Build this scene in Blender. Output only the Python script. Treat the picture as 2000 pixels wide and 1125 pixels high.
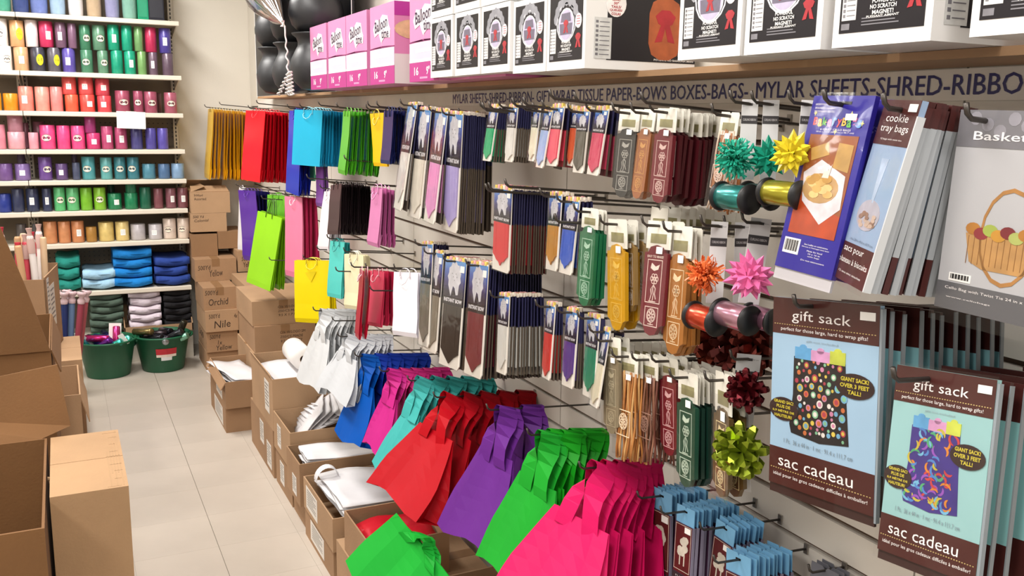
import bpy, math, random
from mathutils import Vector, Matrix
for o in list(bpy.data.objects): bpy.data.objects.remove(o)
rnd = random.Random(11)
sc = bpy.context.scene
col = sc.collection

# ---------------------------------------------------------------- camera
CAM = Vector((-1.25, 0.0, 1.65))
FPX, YAW, PITCH, ROLL = 1775.6, 0.460698, 0.184704, 0.017352
_f = Vector((math.sin(YAW) * math.cos(PITCH), math.cos(YAW) * math.cos(PITCH), -math.sin(PITCH)))
_r0 = Vector((math.cos(YAW), -math.sin(YAW), 0))
_u0 = _r0.cross(_f)
CR = _r0 * math.cos(ROLL) + _u0 * math.sin(ROLL)
CU = -_r0 * math.sin(ROLL) + _u0 * math.cos(ROLL)
CF = _f
cd = bpy.data.cameras.new('camera')
cam = bpy.data.objects.new('camera', cd)
col.objects.link(cam)
cd.sensor_fit = 'HORIZONTAL'; cd.sensor_width = 36.0; cd.lens = FPX * 36.0 / 2000.0
cd.clip_start = 0.02; cd.clip_end = 60
mw = Matrix.Identity(4)
for i in range(3):
    mw[i][0] = CR[i]; mw[i][1] = CU[i]; mw[i][2] = -CF[i]; mw[i][3] = CAM[i]
cam.matrix_world = mw
sc.camera = cam

# ---------------------------------------------------------------- light
w = bpy.data.worlds.new('store_ambient'); sc.world = w; w.use_nodes = True
bg = w.node_tree.nodes['Background']
bg.inputs[0].default_value = (1.0, 0.965, 0.92, 1); bg.inputs[1].default_value = 0.85
def area(name, loc, sx, sy, power, colr=(1, 0.97, 0.93)):
    l = bpy.data.lights.new(name, 'AREA'); l.shape = 'RECTANGLE'; l.size = sx; l.size_y = sy
    l.energy = power; l.color = colr
    o = bpy.data.objects.new(name, l); o.location = loc; col.objects.link(o)
    return o
LAMPS = [(-1.25, -0.9), (-1.25, 1.1), (-1.25, 3.1), (-1.25, 5.1), (-3.3, 0.2), (-3.3, 2.6), (-3.3, 5.0)]
for i, (lx, ly) in enumerate(LAMPS):
    area('fluorescent_light', (lx, ly, 2.93), 0.5, 1.15, (74 if ly > 4 else 40) if lx > -2 else 46)
vs = sc.view_settings
vs.view_transform = 'Standard'; vs.look = 'None'; vs.gamma = 1.0; vs.use_curve_mapping = False
vs.exposure = 0.0
sc.cycles.transparent_max_bounces = 24

# ---------------------------------------------------------------- pixel rays (2000 x 1125) met with a plane of the room
def ray(px, py):
    return CF + CR * ((px - 1000.0) / FPX) - CU * ((py - 562.5) / FPX)
def atx(px, py, X):
    d = ray(px, py); return CAM + d * ((X - CAM.x) / d.x)
def aty(px, py, Y):
    d = ray(px, py); return CAM + d * ((Y - CAM.y) / d.y)
def atz(px, py, Z):
    d = ray(px, py); return CAM + d * ((Z - CAM.z) / d.z)
def proj(p):
    v = Vector(p) - CAM; q = v.dot(CF)
    return 1000 + FPX * v.dot(CR) / q, 562.5 - FPX * v.dot(CU) / q

# ---------------------------------------------------------------- materials
def lin(h):
    h = h.lstrip('#'); out = []
    for i in (0, 2, 4):
        c = int(h[i:i + 2], 16) / 255.0
        out.append(c / 12.92 if c <= 0.04045 else ((c + 0.055) / 1.055) ** 2.4)
    return out + [1.0]
_mats = {}
def M(hexc, kind='paper'):
    key = (hexc, kind)
    if key in _mats: return _mats[key]
    m = bpy.data.materials.new(kind + '_' + hexc); m.use_nodes = True
    nt = m.node_tree; b = nt.nodes['Principled BSDF']
    P = dict(paper=(.48, 0, .05, 6, .0, 0), gloss=(.28, 0, .04, 5, 0, 0), card=(.55, 0, .04, 8, .02, 90),
             cardboard=(.85, 0, .12, 3.2, .05, 120), satin=(.42, 0, .06, 22, .02, 260), foil=(.24, .75, .05, 12, .08, 14),
             plastic=(.42, 0, .06, 5, .10, 7), bag=(.46, 0, .07, 5, .12, 9), metal=(.38, .8, .06, 20, 0, 0), paint=(.7, 0, .03, 1.5, .03, 160),
             wood=(.6, 0, .18, 5, .05, 60), cloth=(.95, 0, .10, 14, .35, 40), ribbon=(.30, .12, .10, 30, .06, 60), floor=(.33, 0, .07, 3.0, .015, 40),
             matte=(.8, 0, .05, 8, 0, 0), print=(.45, 0, .16, 40, 0, 0), enamel=(.35, 0, .03, 4, 0, 0))[kind]
    rough, metal, var, vs_, bump, bs = P
    b.inputs['Roughness'].default_value = rough; b.inputs['Metallic'].default_value = metal
    tc = nt.nodes.new('ShaderNodeTexCoord'); nz = nt.nodes.new('ShaderNodeTexNoise')
    nz.inputs['Scale'].default_value = vs_; nz.inputs['Detail'].default_value = 4
    nt.links.new(tc.outputs['Object'], nz.inputs['Vector'])
    rp = nt.nodes.new('ShaderNodeValToRGB'); c = lin(hexc)
    rp.color_ramp.elements[0].position = .3; rp.color_ramp.elements[1].position = .7
    rp.color_ramp.elements[0].color = [x * (1 - var) for x in c[:3]] + [1]
    rp.color_ramp.elements[1].color = [min(1, x * (1 + var)) for x in c[:3]] + [1]
    nt.links.new(nz.outputs['Fac'], rp.inputs['Fac']); nt.links.new(rp.outputs['Color'], b.inputs['Base Color'])
    if bump:
        n2 = nt.nodes.new('ShaderNodeTexNoise'); n2.inputs['Scale'].default_value = bs; n2.inputs['Detail'].default_value = 3
        nt.links.new(tc.outputs['Object'], n2.inputs['Vector'])
        bp = nt.nodes.new('ShaderNodeBump'); bp.inputs['Strength'].default_value = min(1, bump * 4); bp.inputs['Distance'].default_value = .004
        nt.links.new(n2.outputs['Fac'], bp.inputs['Height']); nt.links.new(bp.outputs['Normal'], b.inputs['Normal'])
    if kind in ('bag', 'gloss', 'paper'): b.inputs['Specular IOR Level'].default_value = .3
    if kind == 'bag':
        b.inputs['Specular IOR Level'].default_value = .16
        tr = nt.nodes.new('ShaderNodeBsdfTranslucent'); nt.links.new(rp.outputs['Color'], tr.inputs['Color'])
        mx = nt.nodes.new('ShaderNodeMixShader'); mx.inputs[0].default_value = .2
        out = nt.nodes['Material Output']
        nt.links.new(b.outputs[0], mx.inputs[1]); nt.links.new(tr.outputs[0], mx.inputs[2]); nt.links.new(mx.outputs[0], out.inputs[0])
    _mats[key] = m
    return m
def film_mat():
    if 'film' in _mats: return _mats['film']
    m = bpy.data.materials.new('clear_film'); m.use_nodes = True; nt = m.node_tree
    nt.nodes.remove(nt.nodes['Principled BSDF']); out = nt.nodes['Material Output']
    t = nt.nodes.new('ShaderNodeBsdfTransparent'); t.inputs[0].default_value = (.97, .97, .97, 1)
    g = nt.nodes.new('ShaderNodeBsdfGlossy'); g.inputs['Roughness'].default_value = .12
    lw = nt.nodes.new('ShaderNodeLayerWeight'); lw.inputs[0].default_value = .5
    pw = nt.nodes.new('ShaderNodeMath'); pw.operation = 'POWER'; pw.inputs[1].default_value = 3.5
    fr = nt.nodes.new('ShaderNodeMath'); fr.operation = 'MULTIPLY_ADD'; fr.inputs[1].default_value = .32; fr.inputs[2].default_value = .03
    nt.links.new(lw.outputs['Facing'], pw.inputs[0]); nt.links.new(pw.outputs[0], fr.inputs[0])
    tc = nt.nodes.new('ShaderNodeTexCoord'); n2 = nt.nodes.new('ShaderNodeTexNoise'); n2.inputs['Scale'].default_value = 16
    n2.inputs['Distortion'].default_value = .6
    bp = nt.nodes.new('ShaderNodeBump'); bp.inputs['Strength'].default_value = .35; bp.inputs['Distance'].default_value = .006
    nt.links.new(tc.outputs['Object'], n2.inputs['Vector']); nt.links.new(n2.outputs['Fac'], bp.inputs['Height'])
    nt.links.new(bp.outputs['Normal'], g.inputs['Normal'])
    mx = nt.nodes.new('ShaderNodeMixShader')
    nt.links.new(fr.outputs[0], mx.inputs[0]); nt.links.new(t.outputs[0], mx.inputs[1]); nt.links.new(g.outputs[0], mx.inputs[2])
    nt.links.new(mx.outputs[0], out.inputs[0])
    _mats['film'] = m
    return m
FILM = film_mat()
WHITE = M('f2f0ec', 'paper'); BLACK = M('161415', 'gloss'); HOOKM = M('55504c', 'metal'); INK = M('1c1a1c', 'print')
CB = M('9c7a5a', 'cardboard'); CB2 = M('a88766', 'cardboard'); CB3 = M('8a6848', 'cardboard'); TAPE = M('8c6a4a', 'gloss')

# ---------------------------------------------------------------- mesh helpers
class MB:
    def __init__(s): s.v = []; s.f = []; s.m = []
    def add(s, vs, fs, m=0):
        n = len(s.v); s.v += [tuple(q) for q in vs]
        for f in fs: s.f.append([i + n for i in f]); s.m.append(m)
        return s
    def box(s, x0, x1, y0, y1, z0, z1, m=0):
        vs = [(x, y, z) for z in (z0, z1) for y in (y0, y1) for x in (x0, x1)]
        return s.add(vs, [(0, 2, 3, 1), (4, 5, 7, 6), (0, 1, 5, 4), (2, 6, 7, 3), (0, 4, 6, 2), (1, 3, 7, 5)], m)
    def prism(s, poly, z0, z1, m=0, mside=None):
        n = len(poly); vs = [(x, y, z0) for x, y in poly] + [(x, y, z1) for x, y in poly]
        s.add(vs, [list(range(n))[::-1], [n + i for i in range(n)]], m)
        k = len(s.v) - 2 * n
        for i in range(n):
            j = (i + 1) % n; s.f.append([k + i, k + j, k + n + j, k + n + i]); s.m.append(m if mside is None else mside)
        return s
    def lathe(s, prof, n=20, c=(0, 0, 0), axis='z', m=0, closed=True):
        vs = []
        for r, h in prof:
            for k in range(n):
                a = 2 * math.pi * k / n; p, q = r * math.cos(a), r * math.sin(a)
                vs.append((c[0] + p, c[1] + q, c[2] + h) if axis == 'z' else ((c[0] + h, c[1] + p, c[2] + q) if axis == 'x' else (c[0] + q, c[1] + h, c[2] + p)))
        fs = []
        for i in range(len(prof) - 1):
            for k in range(n):
                fs.append((i * n + k, i * n + (k + 1) % n, (i + 1) * n + (k + 1) % n, (i + 1) * n + k))
        if closed:
            fs.append(tuple(range(n))[::-1]); fs.append(tuple((len(prof) - 1) * n + k for k in range(n)))
        return s.add(vs, fs, m)
    def tube(s, path, r, n=6, m=0):
        path = [Vector(p) for p in path]; vs = []; prev = None
        for i, p in enumerate(path):
            t = (path[min(i + 1, len(path) - 1)] - path[max(i - 1, 0)]).normalized()
            a = prev if prev is not None else (Vector((0, 0, 1)) if abs(t.z) < .9 else Vector((1, 0, 0)))
            x = (a - t * a.dot(t))
            if x.length < 1e-5: x = t.orthogonal()
            x.normalize(); y = t.cross(x); prev = x
            rr = r[i] if isinstance(r, (list, tuple)) else r
            for k in range(n):
                an = 2 * math.pi * k / n; vs.append(p + x * (rr * math.cos(an)) + y * (rr * math.sin(an)))
        fs = [(i * n + k, i * n + (k + 1) % n, (i + 1) * n + (k + 1) % n, (i + 1) * n + k) for i in range(len(path) - 1) for k in range(n)]
        fs.append(tuple(range(n))[::-1]); fs.append(tuple((len(path) - 1) * n + k for k in range(n)))
        return s.add(vs, fs, m)
    def strap(s, path, wv, th, m=0):
        """flat band along a path; wv = width vector (or list of them); th = thickness vector"""
        vs = []
        for i, p in enumerate(path):
            p = Vector(p); a = Vector(wv[i]) if isinstance(wv, list) else Vector(wv); t = Vector(th[i]) if isinstance(th, list) else Vector(th)
            vs += [p - a - t, p + a - t, p + a + t, p - a + t]
        fs = []
        for i in range(len(path) - 1):
            for k in range(4):
                fs.append((4 * i + k, 4 * i + (k + 1) % 4, 4 * i + 4 + (k + 1) % 4, 4 * i + 4 + k))
        n = 4 * (len(path) - 1); fs += [(3, 2, 1, 0), (n, n + 1, n + 2, n + 3)]
        return s.add(vs, fs, m)
    def frame(s, x0, x1, y0, y1, t, z0, z1, m=0):
        s.box(x0, x1, y0, y0 + t, z0, z1, m); s.box(x0, x1, y1 - t, y1, z0, z1, m)
        s.box(x0, x0 + t, y0 + t, y1 - t, z0, z1, m); return s.box(x1 - t, x1, y0 + t, y1 - t, z0, z1, m)
    def ring(s, cx, cy, r, t, z0, z1, m=0, n=16, sy=1.0):
        vs = []
        for rr, z in ((r - t, z0), (r, z0), (r, z1), (r - t, z1)):
            for k in range(n):
                a = 2 * math.pi * k / n; vs.append((cx + rr * math.cos(a), cy + rr * sy * math.sin(a), z))
        fs = [(q * n + k, q * n + (k + 1) % n, ((q + 1) % 4) * n + (k + 1) % n, ((q + 1) % 4) * n + k) for q in range(4) for k in range(n)]
        return s.add(vs, fs, m)
    def mesh(s, name, mats, smooth=False):
        me = bpy.data.meshes.new(name); me.from_pydata(s.v, [], s.f)
        if not isinstance(mats, (list, tuple)): mats = [mats]
        for a in mats: me.materials.append(a)
        if len(mats) > 1: me.polygons.foreach_set('material_index', s.m)
        if smooth: me.polygons.foreach_set('use_smooth', [True] * len(me.polygons))
        me.update(); return me
    def build(s, name, mats, parent=None, mat4=None, smooth=False):
        return put(name, s.mesh(name, mats, smooth), parent, mat4)
def put(name, me, parent=None, mat4=None):
    o = bpy.data.objects.new(name, me); col.objects.link(o)
    if parent is not None: o.parent = parent
    if mat4 is not None: o.matrix_local = mat4
    return o
def empty(name, loc=(0, 0, 0), mat4=None):
    o = bpy.data.objects.new(name, None); col.objects.link(o); o.empty_display_size = .05
    if mat4 is not None: o.matrix_world = mat4
    else: o.location = loc
    return o
def tag(o, label, cat=None, group=None):
    o['label'] = label
    if cat: o['category'] = cat
    if group: o['group'] = group
    return o
def struct(o): o['kind'] = 'structure'; return o
def T(x, y, z): return Matrix.Translation((x, y, z))
def ellipse(cx, cy, rx, ry, n=18, a0=0): return [(cx + rx * math.cos(a0 + 2 * math.pi * k / n), cy + ry * math.sin(a0 + 2 * math.pi * k / n)) for k in range(n)]
_tx = {}
def text_mesh(s, w, h, mat, bold=0.0, shear=0.0):
    """lettering fitted to a w x h box, centred, lying in local XY"""
    key = (s, round(w, 4), round(h, 4), mat.name, bold, shear)
    if key in _tx: return _tx[key]
    cu = bpy.data.curves.new('lettering', 'FONT'); cu.body = s; cu.size = 1; cu.align_x = 'CENTER'; cu.resolution_u = 2; cu.offset = bold; cu.shear = shear
    ob = bpy.data.objects.new('lettering', cu)
    me = bpy.data.meshes.new_from_object(ob)
    bpy.data.objects.remove(ob); bpy.data.curves.remove(cu)
    xs = [v.co.x for v in me.vertices]; ys = [v.co.y for v in me.vertices]
    x0, x1, y0, y1 = min(xs), max(xs), min(ys), max(ys)
    for v in me.vertices:
        v.co.x = ((v.co.x - x0) / (x1 - x0) - .5) * w; v.co.y = ((v.co.y - y0) / (y1 - y0) - .5) * h; v.co.z = 0
    me.materials.clear(); me.materials.append(mat); me.name = 'lettering'
    _tx[key] = me
    return me
def letters(s, w, h, mat, parent, u, v, wz, bold=0.0, name='lettering', rot=0.0):
    return put(name, text_mesh(s, w, h, mat, bold), parent, T(u, v, wz) @ Matrix.Rotation(rot, 4, 'Z'))
# face frames: local x = right, y = up, z = out of the face
WALLF = Matrix(((0, 0, -1, 0), (-1, 0, 0, 0), (0, 1, 0, 0), (0, 0, 0, 1)))      # seen from the aisle (facing -x)
FRONTF = Matrix(((1, 0, 0, 0), (0, 0, -1, 0), (0, 1, 0, 0), (0, 0, 0, 1)))      # facing -y
TOPF = Matrix.Identity(4)

# ================================================================ the room
YB, ZC = 6.76, 2.98
PAINT = M('e0dace', 'paint'); SLAT = M('dcd5cb', 'enamel')
fl = struct(MB().box(-5.2, .1, -2.2, YB + .1, -.06, -.004).build('floor', M('8a8074', 'floor')))
ts = .305
tile = MB().box(0, ts - .0006, 0, ts - .0006, -.004, 0).mesh('floor_tile', M('b9afa3', 'floor'))
tile2 = MB().box(0, ts - .0006, 0, ts - .0006, -.004, 0).mesh('floor_tile', M('b8aea2', 'floor'))
tile3 = MB().box(0, ts - .0024, 0, ts - .0006, -.004, 0).mesh('floor_tile', M('b9afa3', 'floor'))
for i in range(-3, 4):
    for j in range(0, 17):
        x = -.795 + i * ts; y = 1.6 + j * ts
        put('floor_tile', tile3 if i == -1 else tile if rnd.random() < .6 else tile2, fl, T(x, y, 0))
struct(MB().box(-5.2, .1, YB, YB + .1, 0, ZC).build('wall_back', PAINT))
struct(MB().box(-5.2, .1, -2.2, YB + .1, ZC, ZC + .06).build('ceiling', M('e4e0d8', 'paint')))
struct(MB().box(-5.3, -5.2, -2.2, YB + .1, 0, ZC).build('wall_left', PAINT))
wr = struct(MB().box(.014, .1, -2.2, YB, 0, ZC).build('wall_right', M('5a4334', 'wood')))
# slat boards between the grooves (3 inch pitch), cut in 4 ft sheets, joint where the photograph shows it
gro = [.849 + k * .0762 for k in range(-10, 7)] + [1.611]
zs = [0.06] + gro + [1.70]
cuts = [-2.2, -.25, .97, 2.19, 3.41, 4.63, 5.85, YB]
for a in range(len(zs) - 1):
    z0 = zs[a] + .0055; z1 = zs[a + 1] - .0055
    me = {}
    for k in range(len(cuts) - 1):
        L = cuts[k + 1] - cuts[k] - .004
        key = round(L, 3)
        if key not in me: me[key] = MB().box(0, .014, 0, L, 0, z1 - z0).mesh('slat_board', SLAT)
        put('slat_board', me[key], wr, T(0, cuts[k] + .002, z0))
for k in range(len(cuts) - 1):
    put('upper_panel', MB().box(0, .014, cuts[k] + .002, cuts[k + 1] - .002, 1.702, ZC).mesh('upper_panel', PAINT), wr)
# lamp housings on the ceiling
for lx, ly in LAMPS:
    t = tag(empty('ceiling_lamp', (lx, ly, ZC)), 'white ceiling lamp housing above the aisle', 'lamp', 'ceiling lamps of the shop')
    MB().box(-.3, .3, -.62, .62, -.03, -.001).build('housing', M('efece6', 'enamel'), t)

# sign board under the ledge
sg = MB().box(-.006, -.0005, -.3, 6.47, 1.688, 1.736).build('sign_board', M('f0ebe4', 'paper'))
tag(sg, 'long white sign strip of purple capitals under the ledge of boxes', 'sign')
NAVY = M('2f2a6e', 'gloss')
for y1 in (2.995, 1.436):
    L = 1.535
    o = put('lettering', text_mesh('MYLAR SHEETS-SHRED-RIBBON- GIFT WRAP-TISSUE PAPER-BOWS BOXES-BAGS-', L, .031, NAVY, 0.0), sg,
            T(-.0068, y1 - L / 2, 1.7125) @ WALLF)
    put('lettering', o.data, sg, T(-.0069, y1 - L / 2 - .0011, 1.7119) @ WALLF)
ledge = MB().box(-.17, 0, -.3, 5.62, 1.738, 1.750).build('ledge_shelf', M('a5815e', 'wood'))
tag(ledge, 'brown wooden ledge running above the sign with boxes standing on it', 'shelf')

# ================================================================ ribbon shelving on the back wall
YF = 6.36
SH = [2.222, 1.882, 1.643, 1.411, 1.219, 1.024, .819, .505]
CREAM = M('d6cdbd', 'enamel'); PEG = M('7d705f', 'wood'); DARK = M('3a332e', 'enamel')
def shelving(x0, x1, label):
    t = tag(empty('shelving_unit', ((x0 + x1) / 2, YB - .02, 0)), label, 'shelving', 'cream metal shelving on the back wall')
    inv = T((x0 + x1) / 2, YB - .02, 0).inverted()
    bp = MB().box(x0, x1, YB - .035, YB - .02, .0, 2.6).build('back_panel', PEG, t, inv)
    pm = MB()
    for k in range(int((x1 - x0) / .03)):
        for z in (.56, .59, .62, .65, .68, .71, .74, .77, 1.27, 1.30, 1.48, 1.51, 1.54, 1.57):
            pm.box(x0 + .015 + k * .03, x0 + .022 + k * .03, YB - .0365, YB - .035, z, z + .007)
    o = pm.build('peg_holes', DARK, bp); o['kind'] = 'stuff'
    for x in (x0 + .0, x1 - .03):
        up = MB().box(x, x + .03, YB - .075, YB - .036, 0, 2.6).build('upright', CREAM, t, inv)
        s = MB()
        for k in range(96): s.box(x + .011, x + .019, YB - .0765, YB - .075, .08 + k * .026, .096 + k * .026)
        o = s.build('slots', DARK, up); o['kind'] = 'stuff'
    for i, z in enumerate(SH):
        s = MB().box(x0 + .002, x1 - .002, YF + .006, YB - .078, z - .022, z - .002).build('shelf', CREAM, t, inv)
        pr = [(0, -.026), (.004, -.030), (.012, -.028), (.012, -.002), (.006, 0), (0, -.004)]
        q = MB().prism([(a, b) for a, b in pr], x0 + .001, x1 - .001)
        q.v = [(v[2], YF - .006 + v[0], z + v[1]) for v in q.v]
        q.build('price_rail', CREAM, s)
        for x in (x0 + .004, x1 - .012):
            b = MB().prism([(YF + .05, z - .022), (YB - .08, z - .022), (YB - .08, z - .085)], 0, .006)
            b.v = [(x + v[2], v[0], v[1]) for v in b.v]
            b.build('bracket', CREAM, s)
    MB().box(x0 + .002, x1 - .002, 6.40, YB - .078, .0, .20).build('base_deck', CREAM, t, inv)
XR = -.508
shelving(-1.43, XR, 'cream metal shelving unit with pegboard back, right bay full of ribbon spools')
shelving(-2.352, -1.432, 'cream metal shelving unit cut by the left edge of the picture')

def sticker(r, ang, da, z0, z1, oval):
    b = MB()
    if oval:
        n = 18; vs = [(r * math.cos(ang), r * math.sin(ang), (z0 + z1) / 2)]
        for k in range(n):
            a = ang + da * math.cos(2 * math.pi * k / n); vs.append((r * math.cos(a), r * math.sin(a), (z0 + z1) / 2 + (z1 - z0) / 2 * math.sin(2 * math.pi * k / n)))
        b.add(vs, [(0, 1 + k, 1 + (k + 1) % n) for k in range(n)], 0)
        r2 = r + .0006; zc = (z0 + z1) / 2; hz = (z1 - z0) / 2
        for q in range(5):
            a0 = ang - da * .7 + q * da * .28
            zz = zc + hz * (.15 if q % 2 else -.05)
            vs = [(r2 * math.cos(a), r2 * math.sin(a), z) for a in (a0, a0 + da * .22) for z in (zz - hz * .2, zz + hz * .2)]
            b.add(vs, [(0, 2, 3, 1)], 1)
        for sgn in (-1, 1):
            vs = []
            for k in range(9):
                a = ang + da * .95 * (k / 4 - 1); e = math.sqrt(max(0, 1 - (k / 4 - 1) ** 2)) * hz * sgn
                vs += [(r2 * math.cos(a), r2 * math.sin(a), zc + e * .98), (r2 * math.cos(a), r2 * math.sin(a), zc + e * .86)]
            b.add(vs, [(2 * k, 2 * k + 2, 2 * k + 3, 2 * k + 1) for k in range(8)], 1)
    else:
        n = 4; vs = []
        for k in range(n + 1):
            a = ang - da + 2 * da * k / n; vs += [(r * math.cos(a), r * math.sin(a), z0), (r * math.cos(a), r * math.sin(a), z1)]
        b.add(vs, [(2 * k, 2 * k + 2, 2 * k + 3, 2 * k + 1) for k in range(n)], 0)
        r2 = r + .0006
        for q in range(3):
            z = z0 + (z1 - z0) * (.25 + .22 * q)
            vs = [(r2 * math.cos(a), r2 * math.sin(a), zz) for a in (ang - da * .6, ang + da * .5) for zz in (z, z + (z1 - z0) * .08)]
            b.add(vs, [(0, 2, 3, 1)], 1)
    return b
ORD = ['leftmost', 'second', 'third', 'fourth', 'fifth', 'sixth', 'seventh', 'eighth', 'ninth', 'tenth', 'eleventh', 'twelfth', 'thirteenth', 'fourteenth', 'fifteenth', 'sixteenth']
SHN = ['top', 'second', 'third', 'fourth', 'fifth', 'sixth', 'seventh']
STN = {'o': ' with oval sticker', 's': ' with square sticker', 'y': ' with yellow round sticker', '': '', 'e': ''}
def spool(xl, xr, hpx, zb, hexc, cname, st, shelf, layer, idx, dy=0.0, yadd=0.0):
    Y0 = YF + .045 + dy
    a = aty(xl, 300, Y0 + .04); b = aty(xr, 300, Y0 + .04)
    r = abs(b.x - a.x) * .485; x = (a.x + b.x) / 2
    h = hpx * (Y0 - .0) / FPX * 1.03
    y = Y0 + r
    g = MB().lathe([(r * .93, .0), (r, .003), (r, h - .003), (r * .93, h), (r * .45, h - .001), (r * .42, h - .006)], 26)
    o = g.build('ribbon_spool', M(hexc, 'ribbon'), None, T(x, y, zb), True)
    ln = {'u': 'upper layer, ', 'l': 'lower layer, ', 'b': 'back row, ', '': ''}[layer]
    pos = 'leftmost' if idx == 0 else ORD[idx] + ' from left'
    tag(o, f'{cname} ribbon spool{STN[st]}, {ln}{pos} on {SHN[shelf]} shelf', 'ribbon spool', 'ribbon spools on the back shelving')
    MB().lathe([(r * .4, -.004), (r * .4, .001)], 12).build('core_end', BLACK, o, T(0, 0, h - .004))
    if st:
        ang = math.atan2(CAM.y - y, CAM.x - x) + ({'e': -.9}.get(st, rnd.uniform(-.25, .35)))
        if st == 'o': bm = sticker(r + .0008, ang, .62, h * .32, h * .62, True); mt = [M('efe4d0'), M('4a4240', 'print')]
        elif st == 'y': bm = sticker(r + .0008, ang + .2, .5, h * .25, h * .72, True); mt = [M('d8d030'), M('c2ba28')]
        else: bm = sticker(r + .0008, ang, .36, h * .3, h * .62, False); mt = [WHITE, M('9a9aa0')]
        bm.build('sticker', mt, o, None, True)
    return o
K = 1731 / 400.0
# (left, right, height, colour, name, sticker) in zoom pixels of the photograph, per shelf and layer
S2u = [(-90, 20, 185, 'e9e5e2', 'white', ''), (30, 150, 185, 'efece9', 'white', 'o'), (162, 285, 180, 'dba876', 'peach', 'y'), (290, 398, 185, 'e8dfe0', 'white', ''), (403, 525, 180, 'c5355f', 'crimson', 's'),
       (535, 632, 178, '73566b', 'mauve', 's'), (640, 716, 175, '7b5a72', 'mauve', ''), (735, 830, 175, '3f7a5c', 'dark green', 'o'), (842, 952, 178, '5f8a70', 'sage', 'o'), (968, 1068, 182, '1e9a78', 'emerald', 's'),
       (1082, 1174, 182, '1f9c7b', 'emerald', ''), (1186, 1262, 178, '6f9a62', 'olive green', ''), (1276, 1374, 180, 'b52f55', 'crimson', ''), (1392, 1492, 182, '4d4392', 'violet', 's')]
S2l = [(-90, 40, 175, 'e4e0de', 'white', ''), (45, 168, 168, 'ece8e4', 'white', 'o'), (180, 306, 165, 'd7a57c', 'peach', 's'), (318, 444, 168, '3e3d49', 'charcoal', 'y'), (458, 572, 170, '5d5860', 'grey', 'y'),
       (580, 694, 170, '5c4fa0', 'violet', 's'), (733, 838, 165, '4a7f63', 'dark green', 'o'), (872, 964, 165, '5f8a70', 'sage', 'o'), (984, 1086, 170, '1d9676', 'emerald', ''), (1094, 1192, 170, '1f9a7a', 'emerald', 's'),
       (1203, 1280, 170, '74a060', 'olive green', ''), (1296, 1372, 168, '685464', 'mauve grey', 's'), (1408, 1502, 165, '62505f', 'mauve grey', '')]
S3 = [(-70, 52, 122, 'd9a02a', 'gold', 's'), (62, 190, 120, 'dc8c22', 'amber', ''), (192, 322, 172, 'e88a7c', 'salmon', 's'), (330, 456, 172, 'ee9a8c', 'pale salmon', ''), (458, 566, 175, 'ea8a86', 'salmon', ''),
      (578, 694, 122, 'e36044', 'coral orange', ''), (702, 832, 124, 'dc5048', 'coral red', 's'), (848, 970, 120, 'd64a52', 'coral red', 's'), (998, 1128, 160, '9c4a60', 'rose', 'o'), (1150, 1236, 160, '94465e', 'rose', 'o'),
      (1240, 1352, 158, '9a4c62', 'rose', 'o'), (1408, 1518, 155, 'a05668', 'rose', 'o')]
S3u = [(562, 686, 124, 'da5a56', 'coral red', 's'), (698, 828, 124, 'de5a5a', 'coral red', 's'), (838, 962, 122, 'cf4a58', 'coral red', 's')]
S4 = [(-60, 62, 172, 'd78a9a', 'pink', ''), (70, 225, 122, 'dba0aa', 'pale pink', ''), (250, 336, 118, 'd899a6', 'pale pink', ''), (345, 482, 172, 'e2508a', 'hot pink', 'o'), (488, 606, 170, 'e04c86', 'hot pink', ''),
      (608, 730, 170, 'e0508c', 'hot pink', 'o'), (736, 858, 118, 'c43a70', 'crimson pink', 's'), (862, 966, 168, 'b04a72', 'rose', 's'), (976, 1084, 162, 'ac4a70', 'rose', 's'), (1110, 1214, 158, '4a4880', 'slate violet', ''),
      (1234, 1328, 158, '544c9a', 'violet', ''), (1334, 1428, 158, '5a50a4', 'violet', '')]
S4u = [(80, 215, 126, 'b5808e', 'dusty pink', ''), (728, 826, 120, '9c3a74', 'magenta', '')]
S5 = [(-30, 98, 120, '6f5088', 'purple', ''), (112, 248, 118, '8068a0', 'lavender', 's'), (314, 434, 166, '6a4a90', 'purple', 'o'), (458, 566, 118, '5f4878', 'mauve purple', 's'), (600, 668, 125, '4a5068', 'slate', ''),
      (680, 798, 168, '4f9aa0', 'aqua', 'o'), (838, 942, 162, '62a8a8', 'pale aqua', 'o'), (954, 1056, 164, '3c7c86', 'teal', 'o'), (1064, 1170, 164, '3a7a88', 'teal', 'o'), (1192, 1308, 112, '4e8498', 'steel teal', ''),
      (1326, 1430, 112, '4f6e94', 'steel blue', ''), (1438, 1552, 114, '7d9cbc', 'light steel blue', '')]
S6 = [(-60, 66, 132, '2a3a8a', 'blue', ''), (66, 176, 166, '363c58', 'navy', ''), (188, 302, 166, '343a56', 'navy', 's'), (326, 410, 166, '363c5a', 'navy', 's'), (424, 526, 172, '5cb878', 'light green', 'o'),
      (530, 644, 168, '62b87c', 'light green', 'o'), (650, 756, 166, '78b832', 'lime', ''), (764, 872, 166, '84bc36', 'lime', 'o'), (882, 1006, 120, '1f7a50', 'green', 's'), (1026, 1144, 122, '1f7c52', 'green', ''),
      (1156, 1256, 164, '1c6048', 'dark green', ''), (1274, 1358, 152, '7c4a52', 'brown rose', ''), (1376, 1470, 152, '80505a', 'brown rose', 's'), (1476, 1572, 154, '7a4a52', 'brown rose', 's')]
S6u = [(1040, 1134, 95, '256e50', 'green', '')]
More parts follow.
